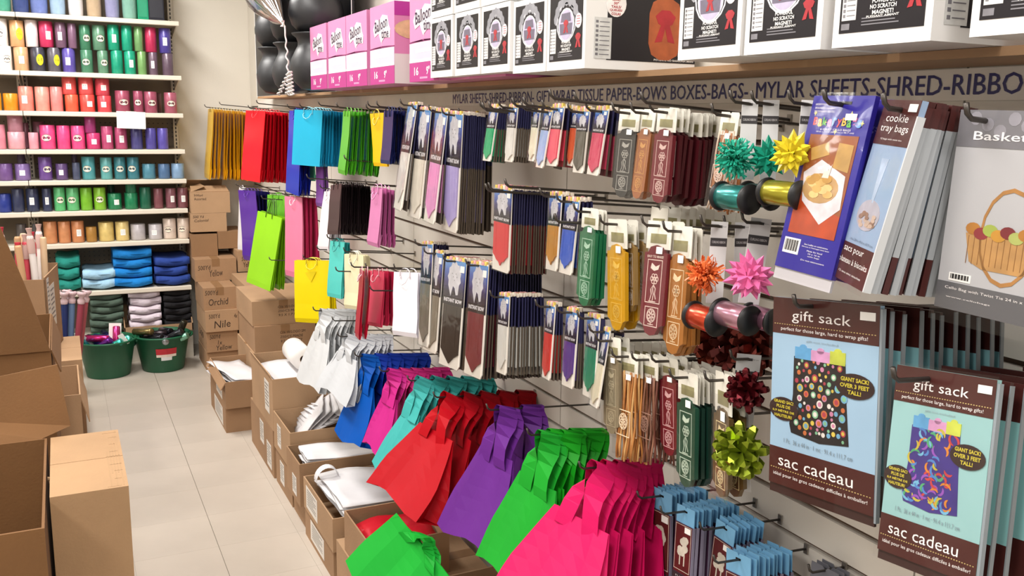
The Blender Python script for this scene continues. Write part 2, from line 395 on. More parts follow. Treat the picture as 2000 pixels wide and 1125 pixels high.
S7 = [(80, 175, 150, '504a48', 'dark grey', ''), (222, 262, 150, '4a4848', 'dark grey', ''), (314, 436, 160, 'c98a5e', 'copper', ''), (440, 552, 158, 'cc8c60', 'copper', ''), (554, 668, 158, 'c9885c', 'copper', 's'), (678, 774, 112, 'a87c3c', 'antique gold', ''), (786, 924, 142, 'd8c078', 'pale gold', ''),
      (932, 1054, 142, 'dcc684', 'pale gold', 's'), (1062, 1194, 120, 'b8b4b8', 'silver', ''), (1216, 1338, 116, 'c0bcc0', 'silver', 's'), (1342, 1458, 156, 'dcccc0', 'pearl', 'o'), (1464, 1572, 156, 'e0d0c2', 'pearl', 'o')]
def row(data, shelf, layer, base=None, kk=K):
    out = []
    for i, (a, b, h, c, n, st) in enumerate(data):
        z = SH[shelf]
        if base is not None:
            cx = (a + b) / 2; j = min(range(len(base)), key=lambda q: abs((base[q][0] + base[q][1]) / 2 - cx))
            z += base[j][2] / kk * (YF + .045) / FPX * 1.03
        out.append(spool(a / kk, b / kk, h / kk, z, c, n, st, shelf, layer, i))
row(S2l, 1, 'l'); row(S2u, 1, 'u', S2l); row(S3, 2, ''); row(S3u, 2, 'u', S3); row(S4, 3, ''); row(S4u, 3, 'u', S4)
row(S5, 4, ''); row(S6, 5, ''); row(S6u, 5, 'u', S6); row(S7, 6, '')
# spools standing in the dark behind the front row
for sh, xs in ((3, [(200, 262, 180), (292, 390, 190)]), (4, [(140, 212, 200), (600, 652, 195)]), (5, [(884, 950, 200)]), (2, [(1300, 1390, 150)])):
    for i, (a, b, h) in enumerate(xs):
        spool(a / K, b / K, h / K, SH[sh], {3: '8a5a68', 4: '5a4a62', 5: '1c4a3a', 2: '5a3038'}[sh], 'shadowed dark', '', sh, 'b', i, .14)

# cellophane wrapped tulle rolls on the top shelf
TOPR = [(-60, 100, '4a9a80', 'green'), (108, 250, '37467a', 'navy and white'), (256, 408, '6a7ab4', 'periwinkle'), (420, 556, '9ab4cc', 'pale blue'), (574, 706, 'd8d4d6', 'white'), (728, 858, 'b8a184', 'beige'), (884, 1008, '8f8fb4', 'lavender'), (1028, 1156, '7fae9e', 'pale teal')]
for i, (a, b, c, n) in enumerate(TOPR):
    A = aty(a / K, 20, YF + .12); B = aty(b / K, 20, YF + .12); r = (B.x - A.x) * .48; h = .30
    o = MB().lathe([(r * .8, 0), (r * .96, .012), (r, .05), (r, h - .02), (r * .9, h)], 24).build('tulle_roll', M(c, 'cloth'), None, T((A.x + B.x) / 2, YF + .05 + r, SH[0]), True)
    tag(o, f'{n} tulle roll in clear wrap standing on the top shelf', 'fabric roll', 'tulle rolls on the top shelf')
    MB().lathe([(r * .82, -.0), (r * 1.02, .01), (r * 1.03, h * .6), (r * .5, h + .04)], 24).build('wrapper', FILM, o, None, True)
    MB().lathe([(r * .3, 0), (r * .3, .004)], 12).build('core', M('c9a77d', 'card'), o, T(0, 0, h))
A = aty(1158 / K, 20, YF + .1); B = aty(1248 / K, 20, YF + .1); Cc = aty(1380 / K, 20, YF + .1)
for x0, x1, c, n in ((A.x, B.x, '178a64', 'green'), (B.x + .002, Cc.x, '23232c', 'black')):
    o = MB().box(x0, x1, YF + .06, YF + .3, 0, .28).build('fabric_bolt', M(c, 'cloth'), None, T(0, 0, SH[0]))
    MB().box(x0 + .006, x1 - .006, YF + .058, YF + .06, .02, .26).build('front_fold', M(c, 'satin'), o)
    tag(o, f'{n} flat fabric bolt at the right end of the top shelf', 'fabric')
# paper note hanging from the third shelf edge
c = aty(256, 221, YF - .008)
o = MB().box(-.085, .085, -.0016, 0, -.10, .006).build('paper_note', WHITE, None, T(c.x, YF - .0075, SH[2]) @ Matrix.Rotation(.03, 4, 'Y'))
tag(o, 'blank white paper note taped to the third shelf edge', 'note')
MB().box(-.03, .03, -.0024, -.0016, -.012, .008).build('tape_strip', M('e6e2d6', 'gloss'), o)

# ---- folded tissue bundles on the low shelf and the base
PHS = (1.0, 2.0)
def bundle(x0, x1, y0, y1, z0, h, hexc, name, label, grp, seed):
    r = random.Random(seed); nx, ny = 10, 6; b = MB(); vs = []
    ph = [r.uniform(0, 6) for _ in range(4)]
    for s in (0, 1):
        for j in range(ny + 1):
            for i in range(nx + 1):
                u, v = i / nx, j / ny
                ed = min(1, min(u, 1 - u) * 14 + .6); fe = min(1, v * 9 + .4)
                z = (h * (.5 + .5 * (ed * fe) ** .22) if s else h * (.5 - .5 * (ed * fe) ** .22))
                z += .003 * math.sin(u * 7 + PHS[0]) + .002 * math.sin(v * 6 + PHS[1]) - .008 * math.sin(u * math.pi) * (1 - v)
                x = x0 + (x1 - x0) * u + .006 * math.sin(v * 9 + ph[2]); y = y0 + (y1 - y0) * v + .008 * math.sin(u * 8 + ph[3])
                vs.append((x, y, z0 + z))
    n = (nx + 1) * (ny + 1); fs = []
    for j in range(ny):
        for i in range(nx):
            a = j * (nx + 1) + i; q = (a, a + 1, a + nx + 2, a + nx + 1)
            fs.append(q[::-1]); fs.append(tuple(k + n for k in q))
    rim = [i for i in range(nx + 1)] + [j * (nx + 1) + nx for j in range(1, ny + 1)] + [ny * (nx + 1) + i for i in range(nx - 1, -1, -1)] + [j * (nx + 1) for j in range(ny - 1, 0, -1)]
    for k in range(len(rim)):
        a, c_ = rim[k], rim[(k + 1) % len(rim)]; fs.append((a, c_, c_ + n, a + n))
    o = b.add(vs, fs).build('tissue_bundle', M(hexc, 'cloth'), None, None, True)
    # fold line: a thin sheet edge peeping from the front
    f = MB().box(x0 + .01, x1 - .01, y0 - .001, y0 + .03, z0 + h * .46, z0 + h * .54).build('fold_edge', M(hexc, 'paper'), o)
    tag(o, label, 'tissue paper', grp); return o
LV = ['bottom', 'second', 'third', 'fourth', 'fifth', 'sixth', 'top']
def pile(pxl, pxr, z0, ztop, n, hexc, cname, place, dy=0, grp='folded tissue bundles'):
    A = aty(pxl, 560, YF + .02); B = aty(pxr, 560, YF + .02); h = (ztop - z0) / n
    for k in range(n):
        lv = 'only' if n == 1 else ('top' if k == n - 1 else ('bottom' if k == 0 else LV[k] + ' from below'))
        bundle(A.x + rnd.uniform(0, .006), B.x - rnd.uniform(0, .006), YF + .015 + dy + rnd.uniform(0, .015), YF + .3, z0 + k * h, h * .97, hexc, cname,
               f'{cname} folded tissue bundle, {lv} of its pile {place}', grp, int(pxl * 10 + k))
pile(112, 159, SH[7] + .012, .735, 3, '1f8478', 'teal', 'on the low shelf')
pile(163, 230, SH[7] + .012, .64, 2, '9cc4dc', 'pale blue', 'on the low shelf')
pile(225, 302, SH[7] + .012, .765, 4, '0f78c4', 'bright blue', 'on the low shelf', .0)
pile(304, 372, SH[7] + .012, .70, 3, '24408c', 'navy blue', 'on the low shelf')
pile(172, 238, .215, .49, 6, '4e6054', 'grey green', 'under the low shelf')
pile(250, 314, .222, .49, 5, 'd8ccd6', 'white', 'in the cardboard tray')
pile(318, 372, .222, .485, 6, '17161a', 'black', 'in the cardboard tray')
# cardboard tray on the base deck
x0 = aty(243, 640, YF - .02).x; x1 = XR - .004
t = tag(empty('cardboard_tray', ((x0 + x1) / 2, YF, .20)), 'low cardboard tray on the base deck holding white and black tissue', 'tray')
iv = T((x0 + x1) / 2, YF, .20).inverted()
MB().box(x0, x1, YF - .01, YF + .32, .201, .213).build('bottom_panel', CB, t, iv)
MB().box(x0, x1, YF - .016, YF - .010, .201, .25).build('front_lip', CB2, t, iv)
for xa in (x0, x1 - .006):
    q = MB().prism([(YF - .016, .201), (YF + .32, .201), (YF + .32, .34), (YF + .10, .34), (YF - .016, .25)], 0, .006)
    q.v = [(xa + v[2], v[0], v[1]) for v in q.v]; q.build('side_panel', CB2, t, iv)
MB().box(x0, x1, YF + .32, YF + .326, .201, .34).build('back_panel', CB2, t, iv)

# ---- green tubs full of ribbon packs
def tub(px, py, label, lab2):
    c = atz(px, py, 0); y = c.y + .14
    x = aty(px, py, c.y).x
    t = tag(empty('plastic_tub', (x, y, 0)), label, 'tub', 'green plastic tubs under the shelving')
    H = .235
    MB().lathe([(.118, .004), (.124, 0), (.128, .006), (.168, H - .012), (.178, H - .010), (.180, H), (.172, H + .003), (.165, H - .006), (.122, .012)], 40, closed=False).build('tub_wall', M('12583a', 'plastic'), t, None, True)
    MB().lathe([(.122, .006), (.122, .012)], 40).build('tub_base', M('0f4c32', 'plastic'), t)
    for s in (-1, 1):
        MB().tube([(s * .168, -.05, H - .02), (s * .182, -.03, H - .015), (s * .186, 0, H - .012), (s * .182, .03, H - .015), (s * .168, .05, H - .02)], .009, 8).build('tub_handle', M('12583a', 'plastic'), t, None, True)
    return t, x, y, H
t1, tx, ty, tH = tub(215, 742, 'green plastic tub, left one, heaped with carded ribbon packs', 0)
t2, ux, uy, uH = tub(324, 729, 'green plastic tub, right one, with red and white label', 0)
lb = empty('price_label'); lb.parent = t2
a = math.atan2(CAM.y - uy, CAM.x - ux)
for (w_, z0, z1, c_) in ((.062, .125, .165, 'b8303a'), (.062, .108, .125, 'e6d8cc'), (.034, .085, .108, 'e2e6e6')):
    vs = []; 
    for k in range(5):
        an = a + .15 + (k / 4 - .5) * w_ * 2 / .15
        for z in (z0, z1): r = .1285 + (z - .006) * (.04 / .217) + .001; vs.append((r * math.cos(an), r * math.sin(an), z))
    MB().add(vs, [(2 * k, 2 * k + 2, 2 * k + 3, 2 * k + 1) for k in range(4)]).build('label_band', M(c_, 'gloss'), lb)
def pack(loc, rx, ry, rz, hexc, cname, place, card=True, L=.16, r=.022):
    m = T(*loc) @ Matrix.Rotation(rz, 4, 'Z') @ Matrix.Rotation(ry, 4, 'Y') @ Matrix.Rotation(rx, 4, 'X')
    t = empty('ribbon_pack', mat4=m); tag(t, f'{cname} ribbon pack {place}', 'ribbon pack', 'ribbon packs in the tubs')
    MB().lathe([(r * .7, -L / 2), (r, -L / 2 + .004), (r, L / 2 - .004), (r * .7, L / 2)], 14).build('ribbon_roll', M(hexc, 'foil'), t, None, True)
    if card: MB().box(-r * 1.7, r * 1.7, r, r + .003, -L * .62, L * .62).build('backing_card', WHITE, t)
    return t
R_ = math.radians
PK = [((-.13, -.05, .0), 20, -40, 10, '36b0a8', 'turquoise', True), ((.055, -.10, .035), -12, 8, 15, 'c43a7c', 'magenta', True), ((-.03, -.02, .03), 80, 60, 20, '2a5ab0', 'blue', False), ((-.03, -.09, .0), 40, 50, 0, '6a2a8a', 'purple', False),
      ((-.06, -.05, .035), 75, 80, 40, 'c02a70', 'cerise', False), ((.0, .05, .03), 80, 90, 0, '241c52', 'indigo', False), ((.02, -.115, -.01), 20, 60, 0, '3ab0a0', 'sea green', True), ((.14, -.04, .0), 60, -30, 0, '50b8a4', 'mint', False), ((.0, -.06, .01), 85, 20, 60, '3a2468', 'dark violet', False), ((.09, .02, .01), 80, 40, 10, '4a2a78', 'plum', False), ((-.08, .05, .01), 80, 80, 10, '1e2a5a', 'navy', False)]
for (dx, dy, dz), ax, ay, az, c_, n_, cd_ in PK:
    pack((tx + dx * .95, ty + dy, tH + dz - .02), R_(ax), R_(ay), R_(az), c_, n_, 'heaped in the left green tub', cd_)
PK = [((-.12, -.03, .045), 70, 70, 20, '8a7a50', 'striped gold', False), ((-.06, -.08, .01), 80, 30, 30, '2a2a30', 'black', False), ((.0, -.10, .0), 85, 85, 0, '9aa0a4', 'silver', False), ((.06, -.09, .015), 60, 20, 40, '3c4044', 'graphite', False),
      ((.12, -.02, .03), 20, 20, 0, '3a3a30', 'dark olive', False), ((-.02, -.01, .02), 80, 60, 70, '2c2428', 'dark brown', False), ((.03, .03, .025), 80, 40, 10, '202028', 'charcoal', False), ((.09, -.10, -.01), 30, 60, 0, '7ab09a', 'pale green', False), ((.0, -.05, .0), 85, 45, 20, '3a343c', 'smoke grey', False), ((-.1, .04, .0), 85, 85, 10, '2a2630', 'dusky black', False), ((.08, .05, .0), 85, 85, 50, '26302c', 'deep green', False)]
for (dx, dy, dz), ax, ay, az, c_, n_, cd_ in PK:
    pack((ux + dx * .95, uy + dy, uH + dz - .02), R_(ax), R_(ay), R_(az), c_, n_, 'piled in the right green tub', cd_)

# ================================================================ cardboard boxes
HAND = M('3a2a20', 'matte')
def slab(b, pts, off, m=0):
    """thin panel from a quad/polygon of world points, thickened by vector off"""
    n = len(pts); vs = [Vector(p) for p in pts] + [Vector(p) + Vector(off) for p in pts]
    fs = [list(range(n))[::-1], [n + i for i in range(n)]] + [[i, (i + 1) % n, n + (i + 1) % n, n + i] for i in range(n)]
    return b.add(vs, fs, m)
def closed_box(x0, x1, y0, y1, z0, z1, label, lines=(), mat=None, rot=0, tape=True, side=(), grp='closed cardboard boxes', sticker_=None, seam='x'):
    mat = mat or CB
    cx, cy = (x0 + x1) / 2, (y0 + y1) / 2; W, D, H = x1 - x0, y1 - y0, z1 - z0
    o = MB().box(-W / 2, W / 2, -D / 2, D / 2, 0, H - .004).build('cardboard_box', mat, None, T(cx, cy, z0) @ Matrix.Rotation(rot, 4, 'Z'))
    tag(o, label, 'box', grp)
    if seam == 'x':
        for s in (-1, 1): MB().box(-W / 2, W / 2, min(s * .0015, s * D / 2), max(s * .0015, s * D / 2), H - .004, H).build('top_flap', mat, o)
        if tape: MB().box(-W / 2 - .0006, W / 2 + .0006, -.025, .025, H, H + .0006).build('tape', TAPE, o)
    else:
        for s in (-1, 1): MB().box(min(s * .0015, s * W / 2), max(s * .0015, s * W / 2), -D / 2, D / 2, H - .004, H).build('top_flap', mat, o)
        if tape: 
            MB().box(-.025, .025, -D / 2 - .0006, D / 2 + .0006, H, H + .0006).build('tape', TAPE, o)
            MB().box(-.025, .025, -D / 2 - .0006, -D / 2, H - .05, H).build('tape', TAPE, o)
    for (s, fx, fz, fw, fh, r_) in lines:
        put('lettering', text_mesh(s, fw * W, fh * H, HAND, 0, .15), o, T((fx - .5) * W, -D / 2 - .0008, fz * H) @ FRONTF @ Matrix.Rotation(r_, 4, 'Z'))
    for (s, fy, fz, fw, fh) in side:
        put('lettering', text_mesh(s, fw * D, fh * H, HAND, 0, .1), o, T(-W / 2 - .0008, (.5 - fy) * D, fz * H) @ WALLF)
    if sticker_:
        for (fy, fz, fw, fh) in sticker_: ship_label(o, T(-W / 2 - .0006, (.5 - fy) * D, fz * H) @ WALLF, fw, fh)
    return o
def ship_label(o, m, w_, h_):
    l = MB().box(-w_ / 2, w_ / 2, -h_ / 2, h_ / 2, -.0002, .0006).build('shipping_label', M('d9d3cb', 'paper'), o, m)
    b = MB(); n = 7
    for k in range(n): b.box(-w_ * .38, w_ * (.38 - .2 * (k % 3 == 1)), h_ * (.36 - k * .11), h_ * (.40 - k * .11), .0006, .0009)
    b.build('print_lines', M('77726e', 'print'), l)
def open_box(x0, x1, y0, y1, z0, z1, label, mat=None, inner=None, stickers=(), flaps=(), th=.005, lines=(), grp='open cardboard boxes'):
    mat = mat or CB
    cx, cy = (x0 + x1) / 2, (y0 + y1) / 2; W, D, H = x1 - x0, y1 - y0, z1 - z0
    t = tag(empty('open_box', (cx, cy, z0)), label, 'box', grp)
    MB().box(-W / 2, W / 2, -D / 2, D / 2, 0, th).build('bottom_panel', mat, t)
    MB().box(-W / 2, -W / 2 + th, -D / 2, D / 2, th, H).build('side_panel', mat, t)
    MB().box(W / 2 - th, W / 2, -D / 2, D / 2, th, H).build('side_panel', mat, t)
    fp = MB().box(-W / 2 + th, W / 2 - th, -D / 2, -D / 2 + th, th, H).build('front_panel', mat, t)
    MB().box(-W / 2 + th, W / 2 - th, D / 2 - th, D / 2, th, H).build('back_panel', mat, t)
    for (fy, fz, fw, fh) in stickers: ship_label(t, T(-W / 2 - .0006, (.5 - fy) * D, fz * H) @ WALLF, fw, fh)
    for (s, fx, fz, fw, fh) in lines:
        put('lettering', text_mesh(s, fw * W, fh * H, HAND, 0), t, T((fx - .5) * W, -D / 2 - .0008, fz * H) @ FRONTF)
    for side, ln, ang in flaps:       # ang from straight up, positive outward
        b = MB(); s, c = math.sin(ang), math.cos(ang)
        if side in 'LR':
            g = -1 if side == 'L' else 1; xx = g * (W / 2 - th / 2)
            slab(b, [(xx, -D / 2 + .004, H), (xx, D / 2 - .004, H), (xx + g * s * ln, D / 2 - .012, H + c * ln), (xx + g * s * ln, -D / 2 + .012, H + c * ln)], (g * c * .004, 0, -s * .004))
        else:
            g = -1 if side == 'F' else 1; yy = g * (D / 2 - th / 2)
            slab(b, [(-W / 2 + .004, yy, H), (W / 2 - .004, yy, H), (W / 2 - .012, yy + g * s * ln, H + c * ln), (-W / 2 + .012, yy + g * s * ln, H + c * ln)], (0, g * c * .004, -s * .004))
        b.build('flap', mat, t)
    return t
# ---- stacks in the far right corner
G1 = 'handwritten boxes stacked in the corner'
yd = ('500Yd', .27, .74, .34, .2, .06)
closed_box(-.482, -.285, 5.97, 6.34, 0, .13, 'brown box on the floor under the handwritten column beside the shelving', grp=G1)
closed_box(-.480, -.285, 5.95, 6.34, .131, .268, 'brown box marked 500Yd Yellow, lowest lettered one of the corner column', [yd, ('1x', .42, .45, .14, .2, 0), ('Yellow', .55, .2, .5, .24, .05)], side=[('500', .4, .6, .5, .3)], grp=G1)
closed_box(-.484, -.280, 5.93, 6.34, .269, .408, 'brown box marked 500Yd Nile in the corner column', [yd, ('Nile', .5, .35, .5, .34, .05), ('4x', .92, .7, .1, .2, 0)], CB2, grp=G1)
closed_box(-.488, -.284, 5.95, 6.34, .409, .553, 'brown box marked 500Yd Orchid with its taped lid in view', [('500Yd', .25, .78, .4, .2, .0), ('Orchid', .45, .36, .6, .3, .04)], grp=G1, seam='y')
closed_box(-.500, -.235, 6.2, 6.56, .554, .70, 'brown box marked 500Yd Yellow set back behind the Orchid box', [('500Yd', .22, .62, .3, .2, .04), ('Yellow', .5, .36, .32, .3, .05)], grp=G1, seam='y')
closed_box(-.226, -.02, 6.2, 6.56, .604, .745, 'brown box marked 500Yd partly behind the purple bag', [('500Yd', .3, .62, .35, .2, .0), ('Yellow', .35, .35, .35, .24, .05)], CB2, grp=G1, seam='y')
closed_box(-.500, -.330, 6.34, 6.66, .701, .848, 'small brown box with white corner tag, left of two alike', grp=G1, tape=False, mat=CB3)
closed_box(-.326, -.150, 6.34, 6.66, .7465, .862, 'small brown box with white corner tag, right of two alike', grp=G1, tape=False, mat=CB3)
for xx, zz in ((-.468, .832), (-.300, .846)):
    pass
closed_box(-.494, -.262, 6.36, 6.68, .863, .988, 'brown box with faint lettering, second from the top of the corner', [('500 Yd', .22, .82, .3, .14, 0), ('Colonial', .3, .62, .4, .14, .04)], CB2, grp=G1)
open_box(-.488, -.235, 6.36, 6.68, .989, 1.13, 'topmost brown box of the corner with half open flaps', CB2, lines=[('500yd', .2, .84, .22, .12), ('Assorted', .24, .68, .3, .12)], flaps=(('F', .10, -1.25), ('B', .12, -1.0), ('L', .10, -1.2)), grp=G1)
closed_box(-.275, -.02, 5.56, 6.17, 0, .30, 'plain brown box at the floor between the corner columns', grp=G1)
closed_box(-.275, -.02, 5.56, 6.17, .301, .603, 'plain brown box whose lid shows behind the lime bag', grp=G1, mat=CB2, seam='y')
closed_box(-.365, -.02, 5.02, 5.5, .0, .17, 'brown box at the floor under the printed pair of boxes', grp=G1)
closed_box(-.36, -.02, 5.0, 5.5, .171, .348, 'brown box just below the printed pair behind the open boxes', grp=G1, mat=CB2)
pr = [('C06 W/LOGO SM', .62, .72, .42, .1, 0), ('250/CS MADE', .6, .55, .38, .1, 0), ('9.5 X 1.7 MET', .6, .38, .36, .1, 0)]
closed_box(-.352, -.015, 4.98, 5.48, .349, .498, 'brown box with printed lines, lower of the pair under the lime bag', pr, grp=G1, seam='y')
closed_box(-.358, -.015, 5.0, 5.5, .499, .636, 'brown box with printed lines, upper of the pair under the lime bag', pr, CB2, grp=G1, seam='y')

# ---- the row of open boxes along the slat wall
closed_box(-.56, -.33, 4.73, 5.25, 0, .138, 'battered brown box with torn white label, lowest at the aisle corner', grp=G1, sticker_=[(.55, .45, .28, .10)])
open_box(-.56, -.33, 4.70, 5.24, .139, .283, 'small open box of folded white sheets at the aisle corner', stickers=[(.6, .45, .2, .09)], flaps=(('L', .05, 2.6),))
closed_box(-.46, -.06, 4.02, 4.56, 0, .232, 'brown box with two white labels below the box of the white roll', sticker_=[(.52, .62, .09, .11), (.82, .35, .10, .12)])
open_box(-.46, -.06, 4.0, 4.50, .233, .476, 'open box holding a white roll and printed front', CB2, stickers=[(.75, .55, .10, .15)], lines=[('C06 W/LOGO LG 250/CS', .7, .55, .4, .06), ('MADE IN CHINA 12 X 10', .7, .44, .4, .06), ('TRIFOLD HANDLE BAGS', .7, .33, .4, .06)], flaps=(('L', .02, .3),))
closed_box(-.455, -.07, 3.67, 3.99, 0, .165, 'brown box below the fan of white bags', sticker_=[(.4, .5, .08, .10)])
open_box(-.46, -.07, 3.665, 3.995, .166, .334, 'open box with white bags spread in a fan', CB2, stickers=[(.35, .5, .07, .10)])
closed_box(-.452, -.07, 3.44, 3.655, 0, .104, 'low brown box under the shallow box of white bags')
open_box(-.478, -.07, 3.425, 3.655, .105, .285, 'shallow open box of flat white bags in the middle of the row', CB, stickers=[(.6, .35, .07, .08)], lines=[('LOGO C06 ^^ LOGO', .35, .6, .5, .16)])
closed_box(-.465, -.07, 2.98, 3.40, 0, .118, 'brown box with large white label under the box of white handle bags', sticker_=[(.45, .5, .2, .08)], grp='closed cardboard boxes')
open_box(-.47, -.07, 2.965, 3.395, .119, .247, 'open box heaped with white loop handle bags beside the red bag', CB2, stickers=[(.3, .5, .17, .09)])
closed_box(-.47, -.07, 2.36, 2.92, 0, .192, 'large brown box with white label under the small box of red bags', sticker_=[(.72, .4, .1, .1)], mat=CB2)
open_box(-.465, -.20, 2.54, 2.83, .193, .335, 'small open box of red plastic bags under the red bag', CB)
open_box(-.43, -.07, 1.96, 2.35, 0, .29, 'open box at the bottom edge with the green bag spilling out', CB2)
closed_box(-.40, -.06, 1.3, 1.93, 0, .2, 'brown box at the floor behind the hot pink bags')

# contents -------------------------------------------------------------
def sheet(w_, h_, th, mat, m4, name, label, cat, grp, seed, amp=.012, nx=8, ny=8, bend=0.0, hole=True):
    r = random.Random(seed); ph = [r.uniform(0, 6.28) for _ in range(6)]; vs = []
    for s in (0, 1):
        for j in range(ny + 1):
            for i in range(nx + 1):
                u, v = i / nx - .5, j / ny - .5
                z = amp * (math.sin(u * 7 + ph[0]) * math.cos(v * 5 + ph[1]) + .5 * math.sin(v * 13 + ph[2] + u * 4)) + bend * (v * v * 4)
                vs.append((u * w_, v * h_, z + (th if s else 0)))
    n = (nx + 1) * (ny + 1); fs = []
    for j in range(ny):
        for i in range(nx):
            a = j * (nx + 1) + i; q = (a, a + 1, a + nx + 2, a + nx + 1); fs.append(q[::-1]); fs.append(tuple(k + n for k in q))
    rim = [i for i in range(nx + 1)] + [j * (nx + 1) + nx for j in range(1, ny + 1)] + [ny * (nx + 1) + i for i in range(nx - 1, -1, -1)] + [j * (nx + 1) for j in range(ny - 1, 0, -1)]
    for k in range(len(rim)):
        a, c_ = rim[k], rim[(k + 1) % len(rim)]; fs.append((a, c_, c_ + n, a + n))
    o = MB().add(vs, fs).build(name, mat, None, m4, True); tag(o, label, cat, grp); return o
WB = M('e6e4e6', 'bag')
GW = 'white plastic bags in the open boxes'
def bags(x0, x1, y0, y1, z0, n, dz, label, mat=WB, seed=0, tilt=0, grp=GW, fan=0, hw=None, amp=.006, yaw=0):
    r = random.Random(seed)
    for k in range(n):
        cx = (x0 + x1) / 2 + r.uniform(-.008, .008); cy = (y0 + y1) / 2 + r.uniform(-.01, .01)
        if fan: cx = x0 + (x1 - x0) * (.25 + .5 * k / (n - 1))
        m = T(cx, cy, z0 + k * dz) @ Matrix.Rotation(r.uniform(-.06, .06) + yaw + (fan * (k / (n - 1) - .5) if fan else 0), 4, 'Z') @ Matrix.Rotation(tilt + (-.9 + 1.0 * k / (n - 1) if fan else 0), 4, 'Y')
        sheet((x1 - x0) * (.9 if not fan else .62), (y1 - y0) * .88, .0035, mat, m, 'plastic_bag', label, 'plastic bag', grp, seed * 31 + k, amp)
bags(-.55, -.34, 4.72, 5.22, .215, 4, .017, 'folded white plastic sheet in the small box at the aisle corner', seed=1, tilt=.12, yaw=.2)
bags(-.445, -.075, 4.02, 4.48, .41, 3, .012, 'flat white plastic bag lying under the white roll', seed=2)
ro = MB().lathe([(.018, -.11), (.055, -.11), (.055, .11), (.018, .11)], 28, axis='y', closed=False).build('film_roll', M('ece9e6', 'paper'), None, T(-.27, 4.30, .505), True)
tag(ro, 'white roll of bags lying on the open box', 'roll')
MB().lathe([(.0175, -.112), (.0185, -.112), (.0185, .112), (.0175, .112), (.0175, -.112)], 20, axis='y', closed=False).build('cardboard_core', CB3, ro)
bags(-.42, -.09, 3.69, 3.98, .322, 9, .005, 'white plastic bag fanned out over its open box', seed=3, fan=.5, amp=.004)
bags(-.45, -.09, 3.44, 3.64, .235, 5, .011, 'white plastic bag lying flat in the shallow box', seed=4, tilt=.04)
bags(-.44, -.09, 2.98, 3.38, .212, 5, .012, 'white loop handle bag lying in the box beside the red bag', seed=5, tilt=.05)
hb = MB().strap([(-.40 + .045 * math.cos(a), 3.30 + .0 * a, .262 + .05 * math.sin(a)) for a in [math.pi * k / 12 for k in range(13)]], (0, .02, 0), (.001, 0, .001)).build('bag_handle_loop', WB)
tag(hb, 'white loop handle standing up from the bags beside the red bag', 'handle')
bags(-.455, -.21, 2.56, 2.81, .265, 4, .012, 'red plastic bag folded in the small open box', M('c81a2a', 'bag'), 6, grp='red bags in the small box', amp=.012)
for k in range(len([1])): pass

# ---- left side of the aisle
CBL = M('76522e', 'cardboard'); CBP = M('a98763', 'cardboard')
b_ = closed_box(-1.335, -1.137, 2.62, 3.13, 0, .62, 'tall narrow brown box with worn crushed corners at the lower left', mat=CBP, grp='boxes on the left of the aisle', seam='x', tape=False)
wm = MB()
for k in range(9):
    y = -.235 + k * .058 + rnd.uniform(-.01, .01); wm.box(.045 + rnd.uniform(0, .03), .092 - rnd.uniform(0, .012), y, y + .003, .62, .6206)
for k in range(5): wm.box(.055 + k * .008, .057 + k * .008, -.24 + .1 * (k % 2), .05 + .05 * k, .62, .6206)
wm.build('scuff_marks', M('a3835f', 'matte'), b_)
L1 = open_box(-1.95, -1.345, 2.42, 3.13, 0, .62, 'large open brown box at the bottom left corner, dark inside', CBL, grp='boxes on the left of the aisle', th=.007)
iv = T(-1.6475, 2.775, 0).inverted()
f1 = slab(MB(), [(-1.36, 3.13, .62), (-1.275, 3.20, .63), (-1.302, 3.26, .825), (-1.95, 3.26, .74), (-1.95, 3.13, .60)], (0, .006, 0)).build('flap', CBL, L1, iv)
for z_ in (.55, .5): MB().lathe([(.004, 0), (.008, .004), (.006, .012)], 8, axis='x').build('torn_bead', CBP, L1, T(.298, .22 - (z_ - .5) * 2, z_ + .02))
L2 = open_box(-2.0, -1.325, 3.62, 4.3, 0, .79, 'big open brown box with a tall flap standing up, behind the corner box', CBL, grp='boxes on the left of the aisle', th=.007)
iv = T(-1.6625, 3.96, 0).inverted()
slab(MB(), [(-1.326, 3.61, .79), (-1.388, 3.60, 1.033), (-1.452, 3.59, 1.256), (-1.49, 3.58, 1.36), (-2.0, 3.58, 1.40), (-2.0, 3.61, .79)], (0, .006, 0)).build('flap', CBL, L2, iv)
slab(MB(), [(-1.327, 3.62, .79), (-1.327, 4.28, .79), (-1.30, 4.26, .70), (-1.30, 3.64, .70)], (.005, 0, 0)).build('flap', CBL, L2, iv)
L5 = open_box(-1.62, -1.235, 4.36, 4.90, 0, .40, 'open brown box with a curled rim beside the green tubs', CB2, grp='boxes on the left of the aisle', flaps=(('R', .14, 2.9),))
closed_box(-1.62, -1.215, 4.92, 5.47, 0, .42, 'taped brown box under the tall box of paper rolls', mat=CB2, grp='boxes on the left of the aisle', tape=False)
# tall box with rolls, turned a little
m3 = T(-1.44, 5.21, .421) @ Matrix.Rotation(-.14, 4, 'Z')
t = tag(empty('open_box', mat4=m3), 'tall open box with white labels holding sticks and paper rolls', 'box', 'boxes on the left of the aisle')
W_, D_, H_ = .23, .42, .405
for nm, q in (('bottom_panel', (-W_/2, W_/2, -D_/2, D_/2, 0, .006)), ('side_panel', (-W_/2, -W_/2 + .006, -D_/2, D_/2, 0, H_)), ('side_panel', (W_/2 - .006, W_/2, -D_/2, D_/2, 0, H_ + .01)), ('front_panel', (-W_/2, W_/2, -D_/2, -D_/2 + .006, 0, H_)), ('back_panel', (-W_/2, W_/2, D_/2 - .006, D_/2, 0, H_ + .02))):
    MB().box(*q).build(nm, CB, t)
RIGHTF = Matrix(((0, 0, 1, 0), (1, 0, 0, 0), (0, 1, 0, 0), (0, 0, 0, 1)))
